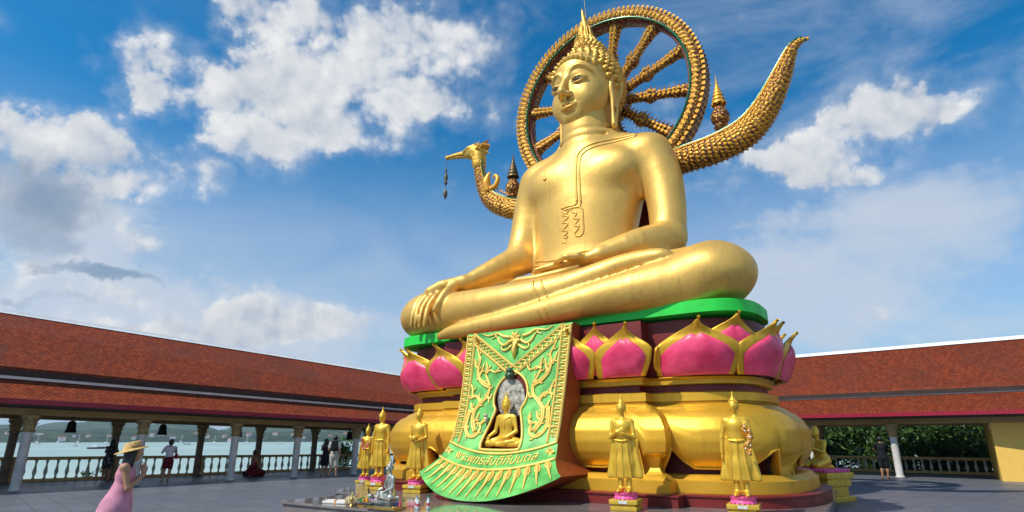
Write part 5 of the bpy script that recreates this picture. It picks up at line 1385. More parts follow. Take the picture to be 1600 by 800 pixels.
m = MB(); m.tube([(-.02, 0, .58), (-.045, 0, .72)], [.022, .035], 8); m.sph((-.05, 0, .75), .05, 10, 8); m.build('head', mat('mesh_grey', (.35, .35, .34), .4, metal=.6), mc, smooth=True)
# silver statue on the terrace among the offerings
sv = lw(-.95, -5.95)
seated('seated_statue', (*sv[:2], PLH+.16), OA-radians(20), .68, SILV, 'small tarnished silver seated statue among offerings on the granite terrace')
m = MB(); m.lathe([(.36, 0), (.38, .03), (.30, .06), (.28, .09), (.36, .13), (.36, .157)], 24); o = m.build('statue_base', SILV, smooth=True, sharp=40); o.location = (*sv[:2], PLH+.002); tag(o, 'round dark metal base under the small silver seated statue', 'base')
# kneeling worshipper statue behind the right end
kx, ky = 5.62, 4.45; kw = lw(kx, ky)
kr = empty('kneeling_statue', (*kw[:2], 0), OA+radians(-30), 'gold kneeling statue with pressed palms on a yellow pedestal behind the right end', 'statue')
m = MB(); m.box((0, 0, .07), (1.25, 1.05, .14)); m.box((0, 0, .27), (1.0, .84, .26)); m.box((0, 0, .50), (1.14, .96, .20)); m.box((0, 0, .68), (1.28, 1.10, .16)); m.build('stand', GOLDY, kr, bevel=.012)
m = MB()
for i in range(9):
    for sy in (-1, 1): m.sph((-.52+.13*i, sy*.47, .80), (.07, .05, .065), 8, 6)
for i in range(7):
    for sx in (-1, 1): m.sph((sx*.57, -.38+.13*i, .80), (.05, .07, .065), 8, 6)
m.box((0, 0, .79), (1.08, .90, .05)); m.build('lotus_row', PINKL, kr, smooth=True)
S = SDF((-.6, -.6, .78), (.6, .6, 2.0), .016); zb = .82
for q in (-1, 1):
    S.cone((q*.12, .18, zb+.22), (q*.16, -.28, zb+.12), .13, .10, .05); S.cone((q*.16, -.28, zb+.09), (q*.14, .34, zb+.06), .085, .06, .04); S.cone((q*.14, .34, zb+.06), (q*.14, .44, zb+.03), .06, .035, .03)
    arm(S, (q*.20, .10, zb+.72), (q*.25, -.06, zb+.46), (q*.035, -.24, zb+.58), .058, .03, (q*.02, -.26, zb+.76), (1, 0, 0))
S.ell((0, .16, zb+.28), (.22, .19, .20), .08); S.ell((0, .10, zb+.55), (.19, .14, .28), .08); S.cone((-.16, .09, zb+.72), (.16, .09, zb+.72), .08, .08, .06); S.cone((0, .08, zb+.76), (0, .05, zb+.88), .06, .058, .03)
small_head(S, (0, .03, zb+.98), .115, crown=False); S.path([(0, .05, zb+1.08), (0, .05, zb+1.2), (0, .05, zb+1.32)], [.09, .05, .01], .03)
S.build('figure', GOLDS, kr)

# ------------------------------------------------------------------ offerings laid out before the silver statue
def at(x, y, z=PLH+.002): p = lw(x, y); return (p[0], p[1], z)
def bottle(x, y, lab, cap, h=.22, lying=None, body=(.62, .72, .74)):
    o = empty('water_bottle', at(x, y), OA, lab, 'bottle', 'drink bottles left as offerings')
    m = MB(); r = h*.15; m.lathe([(r*.9, 0), (r, .01), (r, h*.6), (r*.9, h*.66), (r*.4, h*.84), (r*.36, h*.9)], 12); m.build('body', mat('clear_plastic_%s' % str(round(body[0], 2)).replace('.', ''), body, .15, spec=.6, var=.1), o, smooth=True)
    m = MB(); m.lathe([(r*.42, h*.9), (r*.42, h), (0.001, h)], 10); m.build('cap', cap, o)
    m = MB(); m.lathe([(r*1.01, h*.28), (r*1.01, h*.5)], 12, cap=False); m.build('label', mat('label_red', (.6, .10, .12), .5, var=.3, vscale=40), o, smooth=True)
    if lying is not None: o.rotation_euler = (pi/2, 0, lying); o.location.z += r
    return o
CAPB = mat('cap_blue', (.03, .16, .45), .4); CAPR = mat('cap_red', (.5, .02, .03), .4); CAPG = mat('cap_green', (.05, .35, .15), .4)
bottle(-1.75, -5.75, 'clear water bottle with a blue cap lying on the terrace', CAPB, .30, radians(70))
bottle(-.35, -5.75, 'upright drink bottle with blue cap nearest the silver statue', CAPB, .24)
bottle(-.22, -5.85, 'upright drink bottle with blue cap beside a green capped one', CAPB, .22)
bottle(-.08, -5.70, 'upright drink bottle with a green cap at the right of the offerings', CAPG, .24)
bottle(-.50, -6.05, 'small red drink bottle with a straw in front of the silver statue', CAPR, .20, body=(.55, .06, .08))
tr_ = empty('offering_tray', at(-1.35, -6.08), OA, 'oval silver tray heaped with flowers in front of the silver statue', 'tray')
m = MB(); m.lathe([(.05, .05), (.26, .055), (.40, .10), (.41, .105), (.27, .045), (.05, .035)], 28, sy=.5); m.lathe([(.12, 0), (.06, .02), (.05, .05)], 16); m.build('dish', SILV, tr_, smooth=True)
random.seed(11)
for (cx, cy_, n, mt, lab, sz) in ((-.06, 0, 16, ORG, 'heap of orange marigolds on the offering tray', .035), (.12, .03, 14, mat('purple_orchid', (.32, .03, .35), .6, var=.3, vscale=30), 'heap of purple orchids on the offering tray', .032), (-.20, .02, 10, mat('leaf_green', (.05, .20, .05), .6, var=.3, vscale=30), 'folded green leaves on the offering tray', .04)):
    m = MB()
    for i in range(n): m.sph((cx+random.uniform(-.08, .08), cy_+random.uniform(-.06, .06), .10+random.uniform(0, .05)), (sz, sz, sz*.7), 7, 5)
    o = m.build('flowers', mt, smooth=True); o.location = tr_.location; o.rotation_euler = tr_.rotation_euler; tag(o, lab, 'flowers')
t2 = empty('offering_tray', at(-.75, -6.22), OA, 'long brass tray with a rim at the front edge of the terrace', 'tray')
m = MB(); m.box((0, 0, .02), (.75, .22, .02)); m.box((0, .11, .035), (.77, .015, .05)); m.box((0, -.11, .035), (.77, .015, .05)); m.box((.38, 0, .035), (.015, .235, .05)); m.box((-.38, 0, .035), (.015, .235, .05)); m.build('dish', mat('brass', (.55, .36, .10), .3, metal=.8, var=.2), t2)
# small dark ornamental ship and bead strings in front of the figure
sh = empty('ornamental_bowl', at(-1.30, -5.78), OA, 'dark carved boat-shaped bowl with a curling handle beside the silver statue', 'bowl')
m = MB(); m.tube(smoothpts([(-.42, 0, .34), (-.36, 0, .22), (-.22, 0, .14), (0, 0, .12), (.25, 0, .15)], 4), np.interp(np.linspace(0, 1, 17), [0, .3, .7, 1], [.012, .03, .07, .06]), 8); m.lathe([(.14, 0), (.12, .03), (.03, .06), (.03, .12)], 14); m.build('vessel', mat('dark_bronze', (.05, .05, .035), .4, metal=.5, var=.4, vscale=14), sh, smooth=True)
for k, (x, y, c, lab) in enumerate(((-1.52, -5.9, (.10, .42, .16), 'green leaf-wrapped offering cup beside the carved bowl'), (-1.16, -6.05, (.75, .42, .48), 'pink offering cup behind the tray of flowers'), (-.66, -6.0, (.12, .16, .5), 'blue offering cup at the feet of the silver statue'))):
    o = empty('offering_cup', at(x, y), 0, lab, 'cup', 'small offering cups'); m = MB(); m.lathe([(.045, 0), (.055, .10), (.045, .16), (.05, .17)], 12); m.build('cup', mat('cup_colour_%s' % 'abc'[k], c, .5, var=.3, vscale=20), o, smooth=True)
    m = MB(); [m.sph((random.uniform(-.03, .03), random.uniform(-.03, .03), .19+random.uniform(0, .03)), .022, 6, 4) for _ in range(8)]; m.build('blossoms', FLW, o, smooth=True)
mb_ = MB()
for sx in (-1, 1):
    for t in np.linspace(0, 1, 22): mb_.sph((sx*(.07-.05*t)*.9, -.085-.06*sin(t*pi), .50-.27*t), .013, 6, 4)
o = mb_.build('bead_necklace', mat('red_beads', (.55, .03, .04), .3), smooth=True); o.location = (*sv[:2], PLH+.16); o.rotation_euler = (0, 0, OA-radians(20)); o.scale = (.85, .98, .85); tag(o, 'red bead necklace hung on the small silver statue', 'necklace')
bl = empty('paper_bundle', at(-2.45, -5.95), OA+.3, 'pale bundle of folded papers on the left of the terrace', 'bundle')
m = MB(); m.box((0, 0, .03), (.62, .20, .05)); m.box((.02, .01, .065), (.55, .16, .02), .06); m.build('papers', FLW, bl, bevel=.006); m = MB(); m.box((0, 0, .04), (.03, .215, .085)); m.build('band', ORG, bl)
for (x, y, lab, sz) in ((-1.95, -6.0, 'crumpled clear bag of yellow sweets beside the pale bundle', .14), (-1.72, -6.2, 'small gold candle holder in front of the crumpled bag', .0)):
    if sz:
        o = empty('snack_bag', at(x, y), OA, lab, 'bag'); m = MB(); rg = np.random.default_rng(5)
        m.sph((0, 0, .08), (.20, .11, .10), 14, 9)
        m.v = [(v[0]*(1+rg.uniform(-.14, .14)), v[1]*(1+rg.uniform(-.14, .14)), max(.0, v[2]*(1+rg.uniform(-.14, .14)))) for v in m.v]; m.build('bag', mat('yellowish_film', (.45, .36, .18), .25, var=.5, vscale=14), o, smooth=True)
    else:
        o = empty('candle_holder', at(x, y), OA, lab, 'candle holder'); m = MB(); m.lathe([(.06, 0), (.05, .02), (.02, .05), (.02, .10), (.05, .14), (.05, .16)], 14); m.build('holder', mat('brass', (.55, .36, .10)), o, smooth=True); m = MB(); m.lathe([(.016, .16), (.016, .26), (.003, .28)], 8); m.build('candle', mat('yellow_wax', (.75, .55, .12), .5), o)
# ------------------------------------------------------------------ visitors
SKIN = mat('skin_tan', (.45, .235, .13), .55, var=.08, vscale=9); SKIN2 = mat('skin_warm', (.36, .17, .09), .55, var=.08, vscale=9)
HAIR = mat('black_hair', (.012, .010, .010), .40, var=.4, vscale=30)
def cloth(name, c, **k): return mat(name, c, .85, spec=.15, var=.16, vscale=7, bump=.004, bscale=45, **k)
def person(loc, rz, label, h=1.65, skin=SKIN, res=.011, J={}, group=None, top=None, bottom=None, hair=None, extras=None, hairlen=.0):
    """J: joint positions in metres for a 1.65 m body facing -y; scaled to height h"""
    k = h/1.65
    D = dict(pel=(0, 0, .88), waist=(0, .0, 1.05), chest=(0, 0, 1.24), neck=(0, .01, 1.38), head=(0, -.01, 1.53),
             shL=(.165, .01, 1.335), elL=(.20, .02, 1.06), wrL=(.21, -.04, .83), haL=(.21, -.06, .67), shR=(-.165, .01, 1.335), elR=(-.20, .02, 1.06), wrR=(-.21, -.04, .83), haR=(-.21, -.06, .67),
             hiL=(.085, 0, .84), knL=(.10, -.01, .46), anL=(.10, .02, .08), toL=(.12, -.14, .03), hiR=(-.085, 0, .84), knR=(-.10, -.01, .46), anR=(-.10, .02, .08), toR=(-.12, -.14, .03), tilt=0.0)
    D.update(J); P = {a: (tuple(np.array(b)*k) if hasattr(b, '__len__') else b) for a, b in D.items()}
    root = empty('person', loc, rz, label, 'person', group)
    allp = np.array([v for v in P.values() if hasattr(v, '__len__')]); lo = allp.min(0)-.22*k; hi = allp.max(0)+.22*k
    S = SDF(lo, hi, res)
    c = lambda a, b, r1, r2, kk=.03, **q: S.cone(P[a], P[b], r1*k, r2*k, kk*k, **q)
    c('pel', 'waist', .135, .105, .05, flat=(0, 1, 0), f=.78); c('waist', 'chest', .105, .135, .06, flat=(0, 1, 0), f=.75)
    c('shL', 'shR', .052, .052, .06); c('chest', 'neck', .12, .05, .05, flat=(0, 1, 0), f=.75)
    hd = np.array(P['head']); c('neck', 'head', .050, .048, .02)
    small_head(S, tuple(hd+np.array([0, 0, 0])), .095*k, ears=False, crown=False)
    for q in (-1, 1): S.ell(tuple(hd+np.array([q*.084*k, .01*k, 0])), (.012*k, .022*k, .032*k), .01)
    for s in 'LR':
        c('hi'+s, 'kn'+s, .088, .056, .04); c('kn'+s, 'an'+s, .056, .034, .02)
        m_ = tuple((np.array(P['kn'+s])*.65+np.array(P['an'+s])*.35)+np.array([0, .012*k, 0])); S.ell(m_, (.045*k, .05*k, .10*k), .03)
        S.path([P['an'+s], tuple((np.array(P['an'+s])+np.array(P['to'+s]))/2+np.array([0, 0, -.005])), P['to'+s]], [.036*k, .034*k, .024*k], .02)
        arm(S, P['sh'+s], P['el'+s], P['wr'+s], .046*k, .025, P['ha'+s], (1, 0, 0))
    body = S.build('body', skin, root)
    lim = dict(P=P, k=k, lo=lo, hi=hi, res=res)
    return root, P, k
def shell(root, name, mt, P, k, parts, res=.012, cut=None, extra=None):
    """garment grown from the same limbs with a looser radius"""
    pts = np.array([P[a] for a, b, *_ in parts]+[P[b] for a, b, *_ in parts]); S = SDF(pts.min(0)-.36*k, pts.max(0)+.36*k, res)
    for (a, b, t0, t1, r1, r2, f) in parts:
        A, B = np.array(P[a]), np.array(P[b]); S.cone(A+(B-A)*t0, A+(B-A)*t1, r1*k, r2*k, .035, (0, 1, 0), f)
    if extra: extra(S)
    if cut: cut(S)
    return S.build(name, mt, root)
def hair_mesh(root, P, k, L=.0, back=.0, bun=False, res=.011, tail=None):
    h = np.array(P['head']); s = .095*k; S = SDF(h-np.array([.3, .3, .75]), h+np.array([.3, .35, .35]), res)
    S.ell(tuple(h+np.array([0, .022*k, .030*k])), (.098*k, .104*k, .108*k), .02)
    X, Y, Z = np.meshgrid(*S.ax, indexing='ij', sparse=True)
    faceplane = (-(Y-h[1])-.035*k)*1.0; low = (h[2]+.055*k-Z); cutv = np.minimum(faceplane, low)+0*X
    S.F = np.maximum(S.F, cutv).astype(np.float32)
    if L:
        q = [h+np.array([0, .05*k, .02*k]), h+np.array([0, .075*k, -.12*k]), h+np.array([0, .085*k, -L*.7]), h+np.array([0, .08*k, -L])]
        S.path([tuple(p) for p in q], [.085*k, .082*k, .075*k, .03*k], .04, flat=(0, 1, 0), f=.6)
        for s_ in (-1, 1): S.path([tuple(h+np.array([s_*.08*k, .0, .02*k])), tuple(h+np.array([s_*.085*k, .02*k, -.15*k])), tuple(h+np.array([s_*.06*k, .04*k, -L*.8]))], [.03*k, .035*k, .02*k], .03)
    if bun: S.ell(tuple(h+np.array([0, .06*k, .11*k])), (.05*k, .05*k, .05*k), .02)
    return S.build('hair', HAIR, root)
# woman with a straw hat, pink dress, palms together, facing right
PINKD = cloth('pink_dress_cloth', (.62, .27, .36)); STRAW = mat('straw', (.62, .40, .14), .8, var=.25, vscale=25, bump=.004, bscale=60)
Jh = dict(chest=(0, -.02, 1.24), neck=(0, -.03, 1.375), head=(0, -.075, 1.515), elL=(.20, -.06, 1.07), wrL=(.05, -.23, 1.23), haL=(.02, -.205, 1.40), elR=(-.20, -.06, 1.07), wrR=(-.05, -.23, 1.23), haR=(-.02, -.205, 1.40))
r, P, k = person((-5.12, 8.25, 0), radians(124), 'woman in a pink sleeveless dress and straw hat with palms pressed to her face', 1.60, J=Jh, res=.009)
def hat_dress(S):
    S.cone((0, .03, .80), (0, .10, .38), .175, .28, .08); S.cone((0, .0, .98), (0, .03, .80), .125, .175, .06); [S.cone((.03*cos(a), .02+.03*sin(a), .92), (.27*cos(a), .09+.27*sin(a), .40), .012, .035, .04) for a in np.arange(0, 6.2, .52)]
shell(r, 'dress', PINKD, P, k, [('pel', 'waist', -.2, 1, .150, .112, .82), ('waist', 'chest', 0, 1, .112, .142, .78), ('chest', 'neck', 0, .55, .145, .10, .78), ('shL', 'shR', .04, .96, .055, .055, 1)], extra=hat_dress,
      cut=lambda S: (S.ell((0, -.07, 1.41), (.085, .10, .10), .02, op='sub'), S.cone((0, .1, .2), (0, .1, .25), .6, .6, .01, op='sub') if False else None))
hair_mesh(r, P, k, L=.42)
hx, hy, hz = P['head']
m = MB(); m.lathe([(.001, .135), (.085, .13), (.098, .115), (.104, .05), (.108, .045), (.19, .028), (.195, .022), (.188, .016), (.10, .035)], 28, (hx, hy+.015, hz+.015)); hat = m.build('straw_hat', STRAW, r, smooth=True, sharp=50)
m = MB(); m.lathe([(.1085, .05), (.106, .078)], 28, (hx, hy+.015, hz+.015), cap=False); m.build('hat_band', mat('tan_ribbon', (.30, .16, .06), .6), hat, smooth=True)
for v_ in hat.data.vertices:
    d = v_.co.y-hy; v_.co.z += -.26*d; v_.co.y += .02
# visitor in floral black clothes leaning at the rail, hair in a knot
BLK = cloth('black_cloth', (.015, .015, .018)); 
def floral():
    m = bpy.data.materials.new('floral_black_cloth'); m.use_nodes = True; t = NT(m.node_tree); b = t.n['Principled BSDF']; tc = t.node('ShaderNodeTexCoord').outputs['Object']
    vo = t.node('ShaderNodeTexVoronoi'); t.put(vo.inputs['Vector'], tc); vo.inputs['Scale'].default_value = 14
    t.put(b.inputs['Base Color'], t.mix(t.m('LESS_THAN', vo.outputs['Distance'], .30), (.015, .015, .02), (.45, .45, .46))); b.inputs['Roughness'].default_value = .85; return m
def wpos(p): return (p[0], p[1], 0.003)
Jf = dict(pel=(0, .05, .86), waist=(0, .0, 1.03), chest=(0, -.09, 1.20), neck=(0, -.14, 1.33), head=(0, -.20, 1.46), shL=(.16, -.12, 1.30), shR=(-.16, -.12, 1.30), elL=(.22, -.26, 1.12), wrL=(.12, -.42, 1.16), haL=(.08, -.48, 1.30), elR=(-.22, -.26, 1.12), wrR=(-.12, -.42, 1.16), haR=(-.08, -.48, 1.30))
r, P, k = person(wpos((-16.3, 25.1)), radians(200), 'visitor in a black floral dress with knotted hair leaning toward the bay rail', 1.66, skin=SKIN2, J=Jf, res=.014)
shell(r, 'dress', floral(), P, k, [('pel', 'waist', -.5, 1, .175, .13, .85), ('waist', 'chest', 0, 1, .13, .15, .82), ('chest', 'neck', 0, .5, .145, .09, .8), ('shL', 'shR', 0, 1, .06, .06, 1)], res=.015, extra=lambda S: S.cone((0, .05, .85), (0, .05, .38), .17, .21, .08))
hair_mesh(r, P, k, L=.34, bun=True, res=.014)
# visitor in a white top photographing the bay
WTOP = cloth('white_tee', (.68, .62, .72)); SHORT = cloth('dark_red_shorts', (.12, .012, .02))
Jw = dict(elL=(.26, -.10, 1.16), wrL=(.14, -.30, 1.22), haL=(.09, -.36, 1.36), elR=(-.26, -.10, 1.16), wrR=(-.14, -.30, 1.22), haR=(-.09, -.36, 1.36), anL=(.12, .03, .08), toL=(.16, -.12, .03), anR=(-.07, -.02, .08))
r, P, k = person(wpos((-13.6, 24.6)), radians(222), 'visitor in white top and dark red shorts holding a phone up to the bay', 1.60, skin=SKIN2, J=Jw, res=.014)
shell(r, 'shirt', WTOP, P, k, [('pel', 'waist', .2, 1, .15, .125, .85), ('waist', 'chest', 0, 1, .125, .155, .82), ('chest', 'neck', 0, .6, .15, .09, .8), ('shL', 'shR', 0, 1, .068, .068, 1), ('shL', 'elL', 0, .55, .068, .066, 1), ('shR', 'elR', 0, .55, .068, .066, 1)], res=.014)
shell(r, 'shorts', SHORT, P, k, [('pel', 'waist', -.2, .35, .155, .145, .9), ('hiL', 'knL', 0, .62, .11, .10, 1), ('hiR', 'knR', 0, .62, .11, .10, 1)], res=.014)
hair_mesh(r, P, k, L=.0, bun=True, res=.014)
ph = tag(MB().box((0, 0, 0), (.15, .012, .08)).build('phone', EYEB, bevel=.003), 'dark phone held up by the visitor in the white top', 'phone')
a = radians(222); q = Vector((0, -.365*k, 1.40*k)); ph.location = (-13.6+q.x*cos(a)-q.y*sin(a), 24.6+q.x*sin(a)+q.y*cos(a), q.z); ph.rotation_euler = (0, 0, a)
def shoulder_bag(loc, rz, off, mt, lab, P, sc=1.0):
    b = empty('shoulder_bag', loc, rz, lab, 'bag'); m = MB(); m.box((off[0], off[1], off[2]), (.08*sc, .24*sc, .20*sc)); m.build('pouch', mt, b, bevel=.03)
    m = MB(); m.tube(smoothpts([(off[0], off[1], off[2]+.08), (off[0]*.95, .08, P['shL'][2]-.1), (off[0]*.35, .03, P['shL'][2]+.075), (off[0]*.7, -.12, P['shL'][2]-.12), (off[0], off[1]-.08, off[2]+.08)], 5), .010, 6); m.build('strap', mt, b, smooth=True); return b
shoulder_bag(wpos((-13.6, 24.6)), radians(222), (-.24, .05, .98), cloth('crimson_leather', (.35, .015, .04)), 'crimson shoulder bag worn by the visitor in the white top', P)
# kneeling visitor by the rail
Jk = dict(pel=(0, .06, .30), waist=(0, .04, .47), chest=(0, 0, .66), neck=(0, 0, .80), head=(0, -.01, .95), shL=(.16, 0, .76), shR=(-.16, 0, .76), elL=(.22, -.04, .50), elR=(-.22, -.04, .50), wrL=(.14, -.22, .38), wrR=(-.14, -.22, .38), haL=(.08, -.32, .33), haR=(-.08, -.32, .33),
          hiL=(.09, .05, .26), hiR=(-.09, .05, .26), knL=(.16, -.36, .12), knR=(-.14, -.36, .12), anL=(.22, .18, .07), anR=(-.18, .20, .07), toL=(.26, .34, .03), toR=(-.22, .36, .03))
r, P, k = person(wpos((-11.9, 28.7)), radians(150), 'visitor kneeling on the floor in a wide dark red skirt, bare arms and pinned hair', 1.72, skin=SKIN2, J=Jk, res=.015)
shell(r, 'skirt', SHORT, P, k, [('pel', 'waist', -.6, .4, .22, .15, 1), ('hiL', 'knL', 0, 1, .15, .14, 1), ('hiR', 'knR', 0, 1, .15, .14, 1)], res=.017, extra=lambda S: (S.ell((0, -.02, .14), (.46, .48, .17), .1), S.cone((0, .05, .16), (0, .02, .36), .30, .16, .1)))
shell(r, 'blouse', cloth('dusty_pink_top', (.30, .10, .10)), P, k, [('waist', 'chest', -.3, 1, .12, .135, .85), ('chest', 'neck', 0, .35, .13, .10, .8)], res=.015)
hair_mesh(r, P, k, bun=True, res=.014)
# man with a black backpack, seen from behind
SHIRTW = cloth('cream_shirt', (.62, .60, .55)); KH = cloth('khaki_shorts', (.45, .42, .36))
Jm = dict(elL=(.24, .0, 1.10), wrL=(.20, -.16, .98), haL=(.16, -.26, 1.0), anL=(.14, .03, .08), toL=(.18, -.12, .03), anR=(-.13, .0, .08))
mloc = wpos((-8.0, 27.9)); mrz = radians(190)
r, P, k = person(mloc, mrz, 'man in pale shirt and khaki shorts seen from behind with a black backpack on', 1.78, skin=SKIN, J=Jm, res=.014)
shell(r, 'shirt', SHIRTW, P, k, [('pel', 'waist', .1, 1, .155, .14, .85), ('waist', 'chest', 0, 1, .14, .165, .82), ('chest', 'neck', 0, .6, .155, .09, .8), ('shL', 'shR', 0, 1, .07, .07, 1), ('shL', 'elL', 0, .6, .07, .068, 1), ('shR', 'elR', 0, .6, .07, .068, 1)], res=.014)
shell(r, 'shorts', KH, P, k, [('pel', 'waist', -.2, .3, .165, .155, .9), ('hiL', 'knL', 0, .95, .115, .10, 1), ('hiR', 'knR', 0, .95, .115, .10, 1)], res=.014)
hair_mesh(r, P, k, res=.014)
bp = empty('backpack', mloc, mrz, 'black backpack on the back of the man in khaki shorts', 'backpack')
m = MB(); m.box((0, .22, 1.24*k), (.30, .16, .44)); m.build('pack', BLK, bp, bevel=.05); m = MB(); m.box((0, .315, 1.16*k), (.22, .05, .2)); m.build('pocket', BLK, bp, bevel=.018)
for s in (-1, 1): m = MB(); m.tube(smoothpts([(s*.11, .16, 1.40*k), (s*.12, .04, 1.455*k), (s*.13, -.10, 1.34*k), (s*.13, -.10, 1.16*k), (s*.14, .10, 1.06*k)], 4), .018, 6, flat=1.6); m.build('strap', BLK, bp, smooth=True)
# companion mostly hidden behind him
r, P, k = person(wpos((-8.55, 28.4)), radians(170), 'companion in a dark top partly hidden beside the man with the backpack', 1.64, skin=SKIN2, J=Jw, res=.015)
shell(r, 'dress', BLK, P, k, [('pel', 'waist', -.4, 1, .165, .13, .85), ('waist', 'chest', 0, 1, .13, .15, .82), ('chest', 'neck', 0, .5, .145, .09, .8), ('hiL', 'knL', 0, .7, .12, .12, 1), ('hiR', 'knR', 0, .7, .12, .12, 1)], res=.016)
hair_mesh(r, P, k, L=.30, res=.015)
# visitor in black at the right gallery rail
rl = wpos((15.9, 26.6)); rr_ = radians(150)
r, P, k = person(rl, rr_, 'visitor in black shirt and shorts standing at the right gallery rail', 1.74, skin=SKIN2, J=Jw, res=.014)
shell(r, 'shirt', BLK, P, k, [('pel', 'waist', -.1, 1, .16, .14, .85), ('waist', 'chest', 0, 1, .14, .16, .82), ('chest', 'neck', 0, .6, .155, .09, .8), ('shL', 'shR', 0, 1, .07, .07, 1), ('shL', 'elL', 0, .6, .07, .068, 1), ('shR', 'elR', 0, .6, .07, .068, 1)], res=.014)
shell(r, 'shorts', BLK, P, k, [('pel', 'waist', -.2, .3, .165, .155, .9), ('hiL', 'knL', 0, .85, .115, .10, 1), ('hiR', 'knR', 0, .85, .115, .10, 1)], res=.014)
hair_mesh(r, P, k, res=.014)
# ------------------------------------------------------------------ trees and shrubs beyond the terrace
def leafmat(name, c1, c2, c3):
    m = bpy.data.materials.new(name); m.use_nodes = True; t = NT(m.node_tree); b = t.n['Principled BSDF']
    g = t.node('ShaderNodeNewGeometry'); r = g.outputs['Random Per Island']
    tc = t.node('ShaderNodeTexCoord').outputs['Object']; n = t.noise(tc, .8, 3, .6)
    c = t.ramp(r, [(0, c1), (.5, c2), (1, c3)]); c = t.mix(t.mr(n, .4, .65, 0, .6), c, c1)
    t.put(b.inputs['Base Color'], c); b.inputs['Roughness'].default_value = .5; b.inputs['Specular IOR Level'].default_value = .35
    tr = t.node('ShaderNodeBsdfTranslucent'); t.put(tr.inputs[0], c); mx = t.node('ShaderNodeMixShader'); mx.inputs[0].default_value = .25
    t.l.new(b.outputs[0], mx.inputs[1]); t.l.new(tr.outputs[0], mx.inputs[2]); t.l.new(mx.outputs[0], t.n['Material Output'].inputs[0]); return m
LEAFD = leafmat('dark_tree_leaves', (.022, .060, .012), (.055, .12, .022), (.12, .20, .045)); LEAFB = leafmat('bright_shrub_leaves', (.03, .09, .015), (.07, .17, .03), (.13, .26, .05))
BARK = mat('grey_bark', (.10, .075, .055), .9, var=.3, vscale=8, bump=.02, bscale=14)
def tree(name, loc, H, R, n, label, cat, lm, seed, ls=.26, clumps=26, group=None, z0=0.0, squash=.75, trunk=.16):
    rg = np.random.default_rng(seed); root = empty(name, loc, 0, label, cat, group)
    cz = H-R*squash*.9; m = MB(); top = (rg.uniform(-.3, .3), rg.uniform(-.3, .3), cz)
    m.tube(smoothpts([(0, 0, z0), (rg.uniform(-.15, .15), rg.uniform(-.15, .15), (z0+cz)*.4), top], 4), np.interp(np.linspace(0, 1, 9), [0, 1], [trunk, trunk*.45]), 9)
    C = []
    for i in range(clumps):
        d = rg.normal(size=3); d /= np.linalg.norm(d); rr = R*rg.uniform(.35, 1.0)**.7; c = np.array([top[0]+d[0]*rr, top[1]+d[1]*rr, cz+d[2]*rr*squash]); C.append((c, R*rg.uniform(.20, .36)))
        if i < 11: m.tube([(top[0], top[1], cz-R*.4*rg.uniform(.2, 1)), tuple((c+np.array(top))/2-np.array([0, 0, .15*R])), tuple(c)], [trunk*.4, trunk*.25, trunk*.08], 5)
    m.build('trunk', BARK, root, smooth=True)
    per = n//clumps; V = []; F = []
    for c, r in C:
        d = rg.normal(size=(per, 3)); d /= np.linalg.norm(d, axis=1)[:, None]; p = c+d*(r*rg.uniform(.35, 1.0, (per, 1))**.6)*np.array([1.15, 1.15, .75])
        a = rg.normal(size=(per, 3)); a[:, 2] -= .35; a /= np.linalg.norm(a, axis=1)[:, None]; b = np.cross(a, rg.normal(size=(per, 3))); b /= np.linalg.norm(b, axis=1)[:, None]
        L = ls*rg.uniform(.6, 1.25, (per, 1)); q = np.stack([p, p+a*L*.5+b*L*.26, p+a*L, p+a*L*.5-b*L*.26], 1); k = len(V)*4 if False else sum(len(x) for x in V)
        V.append(q.reshape(-1, 3)); F.append(np.arange(per*4).reshape(-1, 4)+k)
    nparr('crown', np.concatenate(V), np.concatenate(F), lm, root, False)
    return root
TS = [(-3.0, 9.5, 6.2, 3.3), (0.2, 8.2, 4.6, 2.6), (2.4, 11.0, 6.6, 3.4), (4.6, 8.4, 4.4, 2.5), (6.4, 12.0, 7.0, 3.6), (8.6, 8.8, 4.6, 2.7), (11.0, 11.5, 6.6, 3.5), (-.8, 14.5, 7.5, 3.9), (4.4, 16.0, 8.0, 4.2), (13.5, 8.6, 4.8, 2.8), (15.6, 12.0, 6.6, 3.5)]
ord_ = ['nearest the yellow end room', 'low and bushy, just behind the rail by the nearest column', 'tall and dark behind the rail beside the nearest column', 'low and round behind the visitor in black', 'tall, its crown above the visitor in black', 'bushy and low left of the visitor in black', 'dark and tall behind the kneeling gold statue', 'broad and distant, behind the yellow end room', 'broadest and farthest behind the right gallery', 'low and dark beside the hidden end of the right rail', 'tall and dark beside the hidden end of the right rail']
for i, (s, o, H, R) in enumerate(TS):
    p = grw(s, o); tree('broadleaf_tree', (p[0], p[1], -3.4), H+1.2, R, 5200, 'dark broadleaf tree '+ord_[i], 'tree', LEAFD, 30+i, ls=.30, clumps=30, group='trees behind the right gallery')
p = glw(-.9, 6.3); tree('shrub', (p[0], p[1], -1.3), 3.0, 1.25, 900, 'leafy shrub rising over the balustrade at the far left', 'shrub', LEAFB, 60, ls=.20, clumps=16, trunk=.05, squash=.9)
p = glw(15.9, 6.0); tree('shrub', (p[0], p[1], -1.2), 2.85, 1.15, 900, 'bright green shrub over the rail beside the farthest gold statue', 'shrub', LEAFB, 61, ls=.24, clumps=14, trunk=.05, squash=.8)
p = glw(4.2, 6.6); tree('shrub', (p[0], p[1], -1.6), 2.2, .9, 500, 'low shrub showing only between the balusters on the left', 'shrub', LEAFB, 62, ls=.20, clumps=12, trunk=.05, squash=.8)

